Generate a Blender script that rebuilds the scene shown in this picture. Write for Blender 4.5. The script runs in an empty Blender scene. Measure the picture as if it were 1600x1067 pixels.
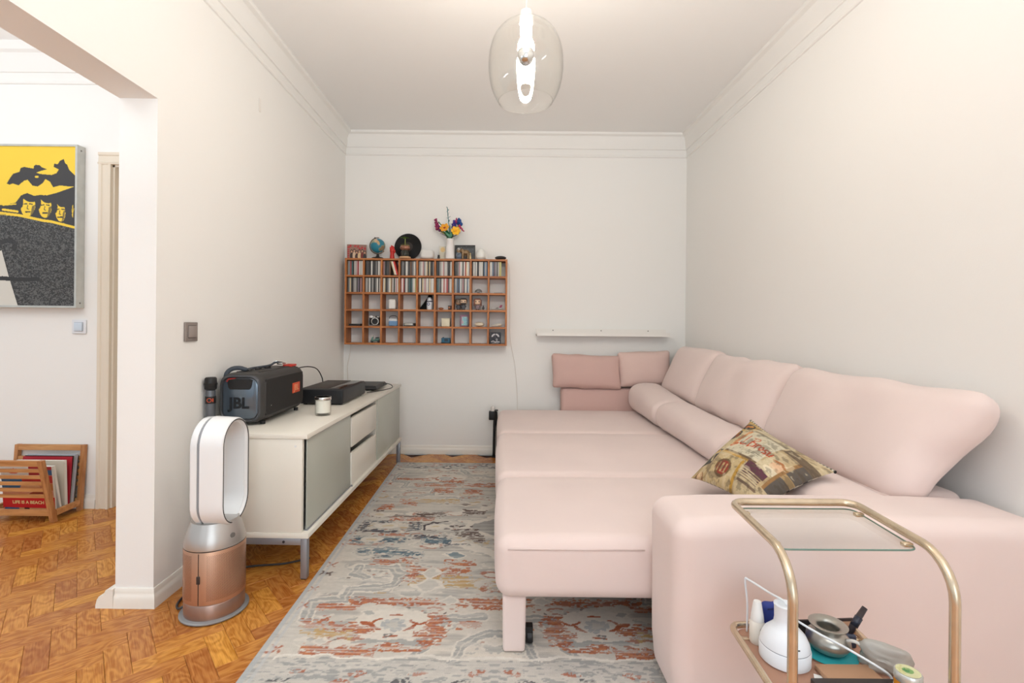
import bpy, math, random
import numpy as np
from mathutils import Matrix, Vector

# ------------------------------------------------------------------ camera, world, lights
scene = bpy.context.scene
COL = scene.collection
PI = math.pi
H_EYE = 1.16

cam_d = bpy.data.cameras.new('camera')
cam_d.sensor_fit = 'HORIZONTAL'; cam_d.sensor_width = 36.0
cam_d.lens = 760.0 / 1600.0 * 36.0
cam_d.shift_x = 17.0 / 1600.0
cam_d.shift_y = -26.5 / 1600.0
cam_d.clip_start = 0.02
cam = bpy.data.objects.new('camera', cam_d)
cam.matrix_world = (Matrix.Translation((0, 0, H_EYE)) @ Matrix.Rotation(PI / 2, 4, 'X')
                    @ Matrix.Rotation(0.009, 4, 'Z'))
COL.objects.link(cam)
scene.camera = cam

vs = scene.view_settings
vs.view_transform = 'Standard'; vs.look = 'None'
vs.gamma = 1.0; vs.use_curve_mapping = False
vs.exposure = 0.47

world = bpy.data.worlds.new('daylight'); scene.world = world
world.use_nodes = True
world.node_tree.nodes['Background'].inputs[0].default_value = (0.86, 0.94, 1.0, 1)
world.node_tree.nodes['Background'].inputs[1].default_value = 0.55

def area(name, loc, target, sx, sy, power, col, spread=180):
    d = bpy.data.lights.new(name, 'AREA'); d.shape = 'RECTANGLE'
    d.size = sx; d.size_y = sy; d.energy = power; d.color = col; d.spread = math.radians(spread)
    o = bpy.data.objects.new(name, d); COL.objects.link(o)
    o.location = loc
    o.rotation_euler = (Vector(target) - Vector(loc)).to_track_quat('-Z', 'Y').to_euler()
    return o
# daylight through the windows behind the camera and through the hall's window on the left
area('window_light', (0.4, -3.6, 1.35), (0.4, 3.0, 0.9), 2.8, 2.2, 36, (0.84, 0.93, 1.0))
area('hall_window_light', (-3.1, -3.0, 1.7), (-2.4, 3.0, 1.2), 1.8, 1.9, 5, (0.86, 0.94, 1.0))
# added unseen fill lights, bounced off the ceilings of living room and hall
area('ceiling_bounce_fill', (0.1, -1.2, 1.7), (0.1, -0.5, 2.86), 1.6, 1.4, 44, (0.86, 0.935, 1.0), 115)
area('hall_bounce_fill', (-3.0, 0.6, 1.75), (-3.0, 0.7, 2.86), 1.0, 1.0, 44, (0.88, 0.945, 1.0))

# ------------------------------------------------------------------ helpers
def lin(c):
    out = []
    for x in c[:3]:
        x = x / 255.0
        out.append(x / 12.92 if x <= 0.04045 else ((x + 0.055) / 1.055) ** 2.4)
    return out
def lin4(c): return (*lin(c), 1.0)

_mats = {}
def mat(name, col, rough=0.6, metal=0.0, bump=0.0, bscale=60.0, var=0.0, vscale=4.0, spec=0.5,
        trans=0.0, ior=1.45, emit=0.0, coat=0.0, sheen=0.0, alpha=1.0):
    if name in _mats: return _mats[name]
    m = bpy.data.materials.new(name); m.use_nodes = True
    nt = m.node_tree; b = nt.nodes['Principled BSDF']
    b.inputs['Base Color'].default_value = lin4(col)
    b.inputs['Roughness'].default_value = rough
    b.inputs['Metallic'].default_value = metal
    b.inputs['Specular IOR Level'].default_value = spec
    b.inputs['IOR'].default_value = ior
    b.inputs['Transmission Weight'].default_value = trans
    b.inputs['Coat Weight'].default_value = coat
    b.inputs['Sheen Weight'].default_value = sheen
    b.inputs['Alpha'].default_value = alpha
    if emit:
        b.inputs['Emission Color'].default_value = lin4(col); b.inputs['Emission Strength'].default_value = emit
    tc = None
    if bump or var:
        tc = nt.nodes.new('ShaderNodeTexCoord')
    if var:
        n = nt.nodes.new('ShaderNodeTexNoise'); n.inputs['Scale'].default_value = vscale; n.inputs['Detail'].default_value = 4
        nt.links.new(tc.outputs['Object'], n.inputs['Vector'])
        r = nt.nodes.new('ShaderNodeValToRGB')
        c = lin(col)
        r.color_ramp.elements[0].position = 0.3; r.color_ramp.elements[1].position = 0.7
        r.color_ramp.elements[0].color = (*[x * (1 - var) for x in c], 1)
        r.color_ramp.elements[1].color = (*[min(1, x * (1 + var)) for x in c], 1)
        nt.links.new(n.outputs['Fac'], r.inputs['Fac']); nt.links.new(r.outputs['Color'], b.inputs['Base Color'])
    if bump:
        n2 = nt.nodes.new('ShaderNodeTexNoise'); n2.inputs['Scale'].default_value = bscale; n2.inputs['Detail'].default_value = 5
        nt.links.new(tc.outputs['Object'], n2.inputs['Vector'])
        bp = nt.nodes.new('ShaderNodeBump'); bp.inputs['Strength'].default_value = bump; bp.inputs['Distance'].default_value = 0.01
        nt.links.new(n2.outputs['Fac'], bp.inputs['Height']); nt.links.new(bp.outputs['Normal'], b.inputs['Normal'])
    _mats[name] = m
    return m

def mat_print(name, rough=0.7, bump=0.0, bscale=300.0):
    """Surface whose printed or woven colour is carried by the mesh attribute Col."""
    if name in _mats: return _mats[name]
    m = bpy.data.materials.new(name); m.use_nodes = True
    nt = m.node_tree; b = nt.nodes['Principled BSDF']
    a = nt.nodes.new('ShaderNodeAttribute'); a.attribute_name = 'Col'
    nt.links.new(a.outputs['Color'], b.inputs['Base Color'])
    b.inputs['Roughness'].default_value = rough
    if bump:
        tc = nt.nodes.new('ShaderNodeTexCoord')
        n2 = nt.nodes.new('ShaderNodeTexNoise'); n2.inputs['Scale'].default_value = bscale; n2.inputs['Detail'].default_value = 3
        nt.links.new(tc.outputs['Object'], n2.inputs['Vector'])
        bp = nt.nodes.new('ShaderNodeBump'); bp.inputs['Strength'].default_value = bump; bp.inputs['Distance'].default_value = 0.004
        nt.links.new(n2.outputs['Fac'], bp.inputs['Height']); nt.links.new(bp.outputs['Normal'], b.inputs['Normal'])
    _mats[name] = m
    return m

def mat_wood(name, dark, light, axis='X', scale=6.0, stretch=10.0, rough=0.45, bump=0.15):
    if name in _mats: return _mats[name]
    m = bpy.data.materials.new(name); m.use_nodes = True
    nt = m.node_tree; b = nt.nodes['Principled BSDF']
    tc = nt.nodes.new('ShaderNodeTexCoord'); mp = nt.nodes.new('ShaderNodeMapping')
    sc = [scale * stretch] * 3; sc['XYZ'.index(axis)] = scale
    mp.inputs['Scale'].default_value = sc
    nt.links.new(tc.outputs['Object'], mp.inputs['Vector'])
    n = nt.nodes.new('ShaderNodeTexNoise'); n.inputs['Scale'].default_value = 1.0; n.inputs['Detail'].default_value = 6; n.inputs['Distortion'].default_value = 0.6
    nt.links.new(mp.outputs['Vector'], n.inputs['Vector'])
    r = nt.nodes.new('ShaderNodeValToRGB')
    r.color_ramp.elements[0].position = 0.32; r.color_ramp.elements[1].position = 0.68
    r.color_ramp.elements[0].color = lin4(dark); r.color_ramp.elements[1].color = lin4(light)
    nt.links.new(n.outputs['Fac'], r.inputs['Fac']); nt.links.new(r.outputs['Color'], b.inputs['Base Color'])
    bp = nt.nodes.new('ShaderNodeBump'); bp.inputs['Strength'].default_value = bump; bp.inputs['Distance'].default_value = 0.003
    nt.links.new(n.outputs['Fac'], bp.inputs['Height']); nt.links.new(bp.outputs['Normal'], b.inputs['Normal'])
    b.inputs['Roughness'].default_value = rough
    _mats[name] = m
    return m

# ---- geometry: every primitive returns (V, F) in local coordinates
def box(c, s):
    c = np.array(c, float); h = np.array(s, float) / 2
    V = np.array([[x, y, z] for x in (-1, 1) for y in (-1, 1) for z in (-1, 1)], float) * h + c
    F = [(0, 1, 3, 2), (4, 6, 7, 5), (0, 4, 5, 1), (2, 3, 7, 6), (0, 2, 6, 4), (1, 5, 7, 3)]
    return V, F
def bx(x0, x1, y0, y1, z0, z1):
    return box(((x0 + x1) / 2, (y0 + y1) / 2, (z0 + z1) / 2), (x1 - x0, y1 - y0, z1 - z0))
def _weld(V, F, eps=1e-6):
    k = np.round(V / eps).astype(np.int64)
    _, idx, inv = np.unique(k, axis=0, return_index=True, return_inverse=True)
    inv = inv.reshape(-1)
    G = []
    for f in F:
        g = []
        for i in f:
            j = int(inv[i])
            if not g or (g[-1] != j): g.append(j)
        if len(g) > 2 and g[0] == g[-1]: g.pop()
        if len(set(g)) > 2: G.append(tuple(g))
    return V[idx], G
def rbox(c, s, r, k=1, n=1):
    """Box with rounded edges: k steps round each edge, n spans across each flat."""
    c = np.array(c, float); h = np.array(s, float) / 2
    n3 = n if isinstance(n, (tuple, list)) else (n, n, n)
    r = min(r, h.min() * 0.999)
    ax = []
    for i in range(3):
        a = list(np.linspace(0, r, k + 1)); inner = list(np.linspace(r, 2 * h[i] - r, n3[i] + 1))[1:-1]
        b = list(2 * h[i] - np.linspace(r, 0, k + 1))
        ax.append(np.array(a + inner + b) - h[i])
    Vs, Fs, off = [], [], 0
    for d in range(3):
        u, v = [(1, 2), (2, 0), (0, 1)][d]
        for sg in (-1, 1):
            U, W = np.meshgrid(ax[u], ax[v], indexing='ij')
            P = np.zeros((U.size, 3)); P[:, u] = U.ravel(); P[:, v] = W.ravel(); P[:, d] = sg * h[d]
            nu, nv = U.shape
            for i in range(nu - 1):
                for j in range(nv - 1):
                    q = (off + i * nv + j, off + (i + 1) * nv + j, off + (i + 1) * nv + j + 1, off + i * nv + j + 1)
                    Fs.append(q if sg > 0 else q[::-1])
            Vs.append(P); off += len(P)
    V = np.concatenate(Vs)
    q = np.clip(V, -(h - r), h - r); dlt = V - q
    ln = np.linalg.norm(dlt, axis=1, keepdims=True); ln[ln == 0] = 1
    V = q + dlt / ln * r
    V, F = _weld(V, Fs)
    return V + c, F
def lathe(prof, seg=32, c=(0, 0, 0), cap=True):
    V, F = [], []
    n = len(prof)
    for i in range(seg):
        a = 2 * PI * i / seg
        for r, z in prof: V.append((r * math.cos(a), r * math.sin(a), z))
    for i in range(seg):
        j = (i + 1) % seg
        for k in range(n - 1): F.append((i * n + k, j * n + k, j * n + k + 1, i * n + k + 1))
    V = np.array(V)
    if cap:
        if prof[0][0] > 1e-5: F.append(tuple(i * n for i in range(seg))[::-1])
        if prof[-1][0] > 1e-5: F.append(tuple(i * n + n - 1 for i in range(seg)))
    V, F = _weld(V, F)
    return V + np.array(c, float), F
def cyl(c, r, h, seg=24, bev=0.0):
    if bev: return lathe([(0, 0), (r - bev, 0), (r, bev), (r, h - bev), (r - bev, h), (0, h)], seg, c)
    return lathe([(0, 0), (r, 0), (r, h), (0, h)], seg, c)
def ball(c, r, seg=16, rings=10):
    r = (r, r, r) if isinstance(r, (int, float)) else r
    V, F = lathe([(math.sin(PI * i / rings), -math.cos(PI * i / rings)) for i in range(rings + 1)], seg)
    return V * np.array(r) + np.array(c, float), F
def tube(path, r, seg=8, closed=False):
    P = [Vector(p) for p in path]; n = len(P)
    rs = r if isinstance(r, (list, tuple)) else [r] * n
    T = []
    for i in range(n):
        a = P[(i - 1) % n] if (closed or i > 0) else P[i]; b = P[(i + 1) % n] if (closed or i < n - 1) else P[i]
        T.append((b - a).normalized())
    up = Vector((0, 0, 1)) if abs(T[0].z) < 0.9 else Vector((1, 0, 0))
    N = (up - T[0] * up.dot(T[0])).normalized()
    V, F = [], []
    for i in range(n):
        N = (N - T[i] * N.dot(T[i])).normalized(); B = T[i].cross(N)
        for k in range(seg):
            a = 2 * PI * k / seg
            V.append(P[i] + (N * math.cos(a) + B * math.sin(a)) * rs[i])
    m = n if closed else n - 1
    for i in range(m):
        j = (i + 1) % n
        for k in range(seg):
            l = (k + 1) % seg
            F.append((i * seg + k, i * seg + l, j * seg + l, j * seg + k))
    if not closed:
        F.append(tuple(range(seg))[::-1]); F.append(tuple((n - 1) * seg + k for k in range(seg)))
    return np.array([tuple(v) for v in V]), F
def spline(pts, n=8, closed=False):
    P = [Vector(p) for p in pts]; out = []
    m = len(P)
    for i in range(m if closed else m - 1):
        if closed: a, b, c, d = P[(i - 1) % m], P[i], P[(i + 1) % m], P[(i + 2) % m]
        else: a, b, c, d = P[max(i - 1, 0)], P[i], P[i + 1], P[min(i + 2, m - 1)]
        for k in range(n):
            t = k / n
            out.append(0.5 * ((2 * b) + (c - a) * t + (2 * a - 5 * b + 4 * c - d) * t * t + (3 * b - a - 3 * c + d) * t ** 3))
    if not closed: out.append(P[-1])
    return [tuple(v) for v in out]
def prism(poly, h0, h1, axis='Z'):
    """Extrude a 2D outline: axis Z -> (x,y); Y -> (x,z); X -> (y,z)."""
    n = len(poly)
    def p(a, b, h): return {'Z': (a, b, h), 'Y': (a, h, b), 'X': (h, a, b)}[axis]
    V = [p(a, b, h0) for a, b in poly] + [p(a, b, h1) for a, b in poly]
    F = [tuple(range(n))[::-1], tuple(range(n, 2 * n))] + [(i, (i + 1) % n, n + (i + 1) % n, n + i) for i in range(n)]
    V = np.array(V, float)
    return V, F
def sweep(prof, pts, closed=False):
    """Sweep a 2D moulding profile (out, up) along a polyline in plan with mitred corners; out is to the right."""
    n = len(pts); V, F = [], []
    m = len(prof)
    for i, p in enumerate(pts):
        p = Vector(p)
        if i > 0: d0 = (p - Vector(pts[i - 1])).normalized()
        else: d0 = (Vector(pts[1]) - p).normalized()
        if i < n - 1: d1 = (Vector(pts[i + 1]) - p).normalized()
        else: d1 = d0
        n0 = Vector((d0.y, -d0.x)); n1 = Vector((d1.y, -d1.x))
        nn = (n0 + n1).normalized(); k = 1 / max(0.2, nn.dot(n0))
        for o, z in prof: V.append((p.x + nn.x * o * k, p.y + nn.y * o * k, z))
    for i in range(n - 1):
        for k in range(m):
            l = (k + 1) % m
            F.append((i * m + k, (i + 1) * m + k, (i + 1) * m + l, i * m + l))
    F.append(tuple(range(m))); F.append(tuple((n - 1) * m + k for k in range(m))[::-1])
    return np.array(V, float), F
def join(*gs):
    V, F, o = [], [], 0
    for v, f in gs:
        V.append(np.asarray(v, float)); F += [tuple(i + o for i in q) for q in f]; o += len(v)
    return np.concatenate(V), F
def xf(g, M):
    V, F = g; A = np.array(M)
    return V @ A[:3, :3].T + A[:3, 3], F
def mv(g, d): return g[0] + np.array(d, float), g[1]
def rot(ax, deg, about=(0, 0, 0)):
    a = Vector(about); return Matrix.Translation(a) @ Matrix.Rotation(math.radians(deg), 4, ax) @ Matrix.Translation(-a)
def frame(o, ex, ey, ez):
    M = Matrix.Identity(4)
    for i, e in enumerate((ex, ey, ez)):
        for j in range(3): M[j][i] = e[j]
    for j in range(3): M[j][3] = o[j]
    return M

def mesh_of(name, g, m=None, smooth=None, cols=None):
    V, F = g
    me = bpy.data.meshes.new(name)
    me.from_pydata(np.asarray(V).tolist(), [], [list(f) for f in F])
    if smooth is not None:
        me.polygons.foreach_set('use_smooth', [True] * len(me.polygons))
        if smooth < 180: me.set_sharp_from_angle(angle=math.radians(smooth))
    if cols is not None:
        a = me.attributes.new('Col', 'FLOAT_COLOR', 'POINT')
        c = np.ones((len(V), 4), np.float32); c[:, :3] = cols
        a.data.foreach_set('color', c.ravel())
    if m is not None: me.materials.append(m)
    me.validate(); me.update()
    return me
def part(name, g, m, parent=None, smooth=None, cols=None, loc=None, label=None):
    o = bpy.data.objects.new(name, mesh_of(name, g, m, smooth, cols)); COL.objects.link(o)
    if parent is not None: o.parent = parent
    if loc is not None: o.location = loc
    if label: o['label'] = label
    return o
def tag(o, label, cat, group=None):
    o['label'] = label; o['category'] = cat
    if group: o['group'] = group
    return o
def thing(name, label, cat, loc=(0, 0, 0), rz=0.0, group=None):
    o = bpy.data.objects.new(name, None); COL.objects.link(o)
    o.empty_display_size = 0.05; o.location = loc; o.rotation_euler = (0, 0, rz)
    return tag(o, label, cat, group)
def struct(name, g, m, parent=None, smooth=None):
    o = part(name, g, m, parent, smooth)
    if parent is None: o['kind'] = 'structure'
    return o
def text_mesh(name, body, size, m, parent, M, extrude=0.0006, shear=0.0, bold=0.0):
    cu = bpy.data.curves.new('lettering', 'FONT'); cu.body = body; cu.size = size; cu.extrude = extrude
    cu.align_x = 'CENTER'; cu.align_y = 'CENTER'; cu.shear = shear; cu.offset = bold; cu.resolution_u = 3
    o = bpy.data.objects.new('lettering', cu); COL.objects.link(o)
    bpy.context.view_layer.update()
    me = bpy.data.meshes.new_from_object(o.evaluated_get(bpy.context.evaluated_depsgraph_get()))
    bpy.data.objects.remove(o); bpy.data.curves.remove(cu)
    me.transform(M); me.materials.clear(); me.materials.append(m)
    t = bpy.data.objects.new(name, me); COL.objects.link(t); t.parent = parent
    return t
def fused(name, g, m, parent, voxel, smooth_it=2, loc=None):
    """Melt overlapping primitives into one continuous skin (figurines)."""
    me0 = mesh_of('melt', g)
    o = bpy.data.objects.new('melt', me0); COL.objects.link(o)
    r = o.modifiers.new('r', 'REMESH'); r.mode = 'VOXEL'; r.voxel_size = voxel
    s = o.modifiers.new('s', 'SMOOTH'); s.iterations = smooth_it; s.factor = 0.5
    bpy.context.view_layer.update()
    me = bpy.data.meshes.new_from_object(o.evaluated_get(bpy.context.evaluated_depsgraph_get()))
    bpy.data.objects.remove(o); bpy.data.meshes.remove(me0)
    me.polygons.foreach_set('use_smooth', [True] * len(me.polygons))
    me.materials.clear(); me.materials.append(m); me.name = name
    t = bpy.data.objects.new(name, me); COL.objects.link(t)
    if parent is not None: t.parent = parent
    if loc is not None: t.location = loc
    return t

# ---- flat print: a small raster that paints shapes in its own 2D coordinates
class Paint:
    def __init__(self, x0, x1, y0, y1, nx, ny, base):
        self.x = np.linspace(x0, x1, nx); self.y = np.linspace(y0, y1, ny)
        self.X, self.Y = np.meshgrid(self.x, self.y, indexing='xy')
        self.C = np.empty((ny, nx, 3)); self.C[:] = lin(base)
        self.nx, self.ny = nx, ny
        self.rng = np.random.default_rng(7)
    def put(self, mask, col, a=1.0):
        c = np.array(lin(col))
        if isinstance(a, np.ndarray):
            a = a[..., None]; self.C = self.C * (1 - a * mask[..., None]) + c * a * mask[..., None]
        else:
            self.C[mask] = self.C[mask] * (1 - a) + c * a
    def ell(self, cx, cy, rx, ry, ang=0.0):
        c, s = math.cos(ang), math.sin(ang); dx, dy = self.X - cx, self.Y - cy
        return ((dx * c + dy * s) / rx) ** 2 + ((-dx * s + dy * c) / ry) ** 2 < 1
    def rect(self, x0, x1, y0, y1): return (self.X >= x0) & (self.X <= x1) & (self.Y >= y0) & (self.Y <= y1)
    def poly(self, pts):
        inside = np.zeros(self.X.shape, bool); n = len(pts)
        for i in range(n):
            x0, y0 = pts[i]; x1, y1 = pts[(i + 1) % n]
            if y0 == y1: continue
            c = ((y0 > self.Y) != (y1 > self.Y)) & (self.X < (x1 - x0) * (self.Y - y0) / (y1 - y0) + x0)
            inside ^= c
        return inside
    def dist(self, pts):
        d = np.full(self.X.shape, 1e9)
        for (x0, y0), (x1, y1) in zip(pts[:-1], pts[1:]):
            vx, vy = x1 - x0, y1 - y0; L = vx * vx + vy * vy + 1e-12
            t = np.clip(((self.X - x0) * vx + (self.Y - y0) * vy) / L, 0, 1)
            d = np.minimum(d, np.hypot(self.X - x0 - t * vx, self.Y - y0 - t * vy))
        return d
    def stroke(self, pts, w): return self.dist(pts) < w / 2
    def noise(self, sx, sy, seed=0):
        """Smooth value noise, 0..1, with cell size sx by sy."""
        rg = np.random.default_rng(seed)
        out = np.zeros(self.X.shape); amp = 1.0; tot = 0
        for o in range(3):
            gx = (self.X - self.x[0]) / (sx / 2 ** o); gy = (self.Y - min(self.y[0], self.y[-1])) / (sy / 2 ** o)
            G = rg.random((int(gy.max()) + 3, int(gx.max()) + 3))
            ix, iy = gx.astype(int), gy.astype(int); fx, fy = gx - ix, gy - iy
            fx = fx * fx * (3 - 2 * fx); fy = fy * fy * (3 - 2 * fy)
            out += amp * (G[iy, ix] * (1 - fx) * (1 - fy) + G[iy, ix + 1] * fx * (1 - fy) + G[iy + 1, ix] * (1 - fx) * fy + G[iy + 1, ix + 1] * fx * fy)
            tot += amp; amp *= 0.5
        return out / tot
    def grid(self):
        nx, ny = self.nx, self.ny
        i = np.arange(ny - 1)[:, None] * nx + np.arange(nx - 1)[None, :]
        F = np.stack([i, i + 1, i + nx + 1, i + nx], -1).reshape(-1, 4)
        return F.tolist()
    def cols(self): return self.C.reshape(-1, 3)
def print_sheet(name, P, fn, m, parent=None, smooth=180, flip=False, label=None):
    """Mesh the raster; fn maps the 2D arrays to 3D points."""
    X, Y, Z = fn(P.X, P.Y)
    V = np.stack([X, Y, Z], -1).reshape(-1, 3)
    F = P.grid()
    if flip: F = [f[::-1] for f in F]
    return part(name, (V, F), m, parent, smooth, P.cols(), label=label)

rnd = random.Random(11)

# ------------------------------------------------------------------ common materials
WALL = mat('wall_paint', (240, 238, 234), 0.75, bump=0.04, bscale=220, spec=0.3)
CEIL = mat('ceiling_paint', (244, 243, 241), 0.8, bump=0.03, bscale=220, spec=0.3)
TRIM = mat('trim_paint', (236, 231, 222), 0.45, bump=0.02, bscale=120, spec=0.4)
CORN = mat('cornice_paint', (239, 237, 233), 0.7, bump=0.02, bscale=160, spec=0.3)
DOORP = mat('door_paint', (226, 214, 196), 0.5, bump=0.02, bscale=80)
BLACK = mat('black_plastic', (26, 25, 26), 0.45)
WHITE = mat('white_plastic', (232, 231, 229), 0.35)
CHROME = mat('chrome', (215, 212, 208), 0.12, 1.0)
DKGREY = mat('dark_grey_plastic', (58, 56, 55), 0.55)

# ------------------------------------------------------------------ the room
XL, XR, YB, ZC = -1.402, 1.645, 4.343, 2.863        # living room: left, right, back, ceiling
XP = XL - 0.155                                     # hall side of the left wall
YP = 1.975                                          # free end of the left wall
YH = 3.018                                          # hall wall
Y0 = -2.2; XH = -4.6
struct('wall_back', bx(XP - 0.02, XR + 0.12, YB, YB + 0.12, -0.02, ZC + 0.02), WALL)
struct('wall_right', bx(XR, XR + 0.12, Y0, YB, -0.02, ZC + 0.02), WALL)
struct('wall_left', join(bx(XP, XL, YP, YB, -0.02, 2.065), bx(XP, XL, Y0, YB, 2.065, ZC + 0.02)), WALL)
DX0, DX1, DZ = -2.425, -1.62, 2.135                 # hall door opening
struct('wall_hall', join(bx(XH, DX0, YH, YH + 0.12, -0.02, ZC + 0.02), bx(DX1, XP, YH, YH + 0.12, -0.02, ZC + 0.02),
                         bx(DX0, DX1, YH, YH + 0.12, DZ, ZC + 0.02)), WALL)
struct('ceiling', bx(XH, XR + 0.12, Y0, YB + 0.12, ZC, ZC + 0.1), CEIL)
floor = struct('floor', bx(XH, XR + 0.12, Y0, YB + 0.12, -0.09, -0.012), mat('floor_screed', (70, 42, 22), 0.8))

# skirting boards
def skirt(t, h=0.078):
    return [(0, 0.0), (t, 0.0), (t, 0.012), (t * 0.92, h * 0.45), (t * 0.80, h * 0.62), (t * 0.55, h * 0.68), (t * 0.50, h * 0.78),
            (t * 0.42, h * 0.94), (t * 0.25, h), (0, h)]
struct('baseboard_back', sweep(skirt(0.016), [(XL, YB), (XR, YB)]), TRIM, smooth=35)
struct('baseboard_right', sweep(skirt(0.016), [(XR, YB), (XR, Y0)]), TRIM, smooth=35)
struct('baseboard_left', join(sweep(skirt(0.014), [(XP + 0.002, YP), (XL, YP), (XL, YB)]),
                              sweep([(o * 5.0, z) for o, z in skirt(0.014)], [(XP, YH - 0.1), (XP, YP - 0.013)])), TRIM, smooth=35)
# hall skirting and door
struct('baseboard_hall', sweep(skirt(0.016, 0.085), [(XH, YH), (DX0 - 0.075, YH)]), TRIM, smooth=35)
# cornices: bead on the wall, frieze, lip at the ceiling
COR = [(0, ZC - 0.205), (0.008, ZC - 0.203), (0.012, ZC - 0.196), (0.010, ZC - 0.188), (0.006, ZC - 0.184), (0.006, ZC - 0.136), (0.015, ZC - 0.134),
       (0.017, ZC - 0.126), (0.020, ZC - 0.120), (0.024, ZC - 0.06), (0.040, ZC - 0.028), (0.062, ZC - 0.018), (0.066, ZC - 0.008), (0.066, ZC), (0, ZC)]
struct('trim_1', sweep(COR, [(XL, Y0), (XL, YB), (XR, YB), (XR, Y0)]), CORN, smooth=25)
struct('trim_2', sweep([(o, z - .035 if z < ZC - .001 else z) for o, z in COR], [(XH, YH), (XP, YH), (XP, Y0)]), CORN, smooth=25)
# door of the hall: architrave, jamb, leaf, strike plate
door = struct('door_1', join(bx(DX0 + 0.004, DX0 + 0.02, YH + 0.0, YH + 0.15, 0, DZ), bx(DX1 - 0.02, DX1, YH, YH + 0.15, 0, DZ), bx(DX0, DX1, YH, YH + 0.15, DZ - 0.02, DZ)), DOORP)
ARC = [(0, 0.0), (0.0, 0.020), (0.010, 0.024), (0.016, 0.017), (0.052, 0.014), (0.058, 0.020), (0.074, 0.020), (0.078, 0.0)]
def arch_bar(x0, x1, z0, z1, horiz):
    if horiz:
        return prism([(YH - d, z0 + (o / 0.078) * (z1 - z0)) for o, d in ARC], x0, x1, 'X')
    return prism([(x1 - (o / 0.078) * (x1 - x0), YH - d) for o, d in ARC], z0, z1, 'Z')
part('door_frame', join(arch_bar(DX0 - 0.07, DX0 + 0.008, 0, DZ - 0.008, False), arch_bar(DX1 + 0.06, DX1 - 0.008, 0, DZ - 0.008, False), arch_bar(DX0 - 0.07, DX1 + 0.06, DZ - 0.008, DZ + 0.07, True)), DOORP, door)
part('door_leaf', join(bx(DX0 + 0.024, DX1 - 0.022, YH + 0.145, YH + 0.18, 0.006, DZ - 0.022), bx(DX0 + 0.13, DX1 - 0.13, YH + 0.139, YH + 0.146, 0.2, 0.95), bx(DX0 + 0.13, DX1 - 0.13, YH + 0.139, YH + 0.146, 1.1, 2.0)), DOORP, door)
sp = part('strike_plate', join(bx(DX0 + 0.02, DX0 + 0.0225, YH + 0.05, YH + 0.075, 1.09, 1.20)), mat('worn_brass', (120, 100, 80), 0.4, 0.8), door)
part('latch_hole', join(bx(DX0 + 0.0222, DX0 + 0.0232, YH + 0.055, YH + 0.07, 1.10, 1.125), bx(DX0 + 0.0222, DX0 + 0.0232, YH + 0.055, YH + 0.07, 1.16, 1.185)), BLACK, sp)

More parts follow.
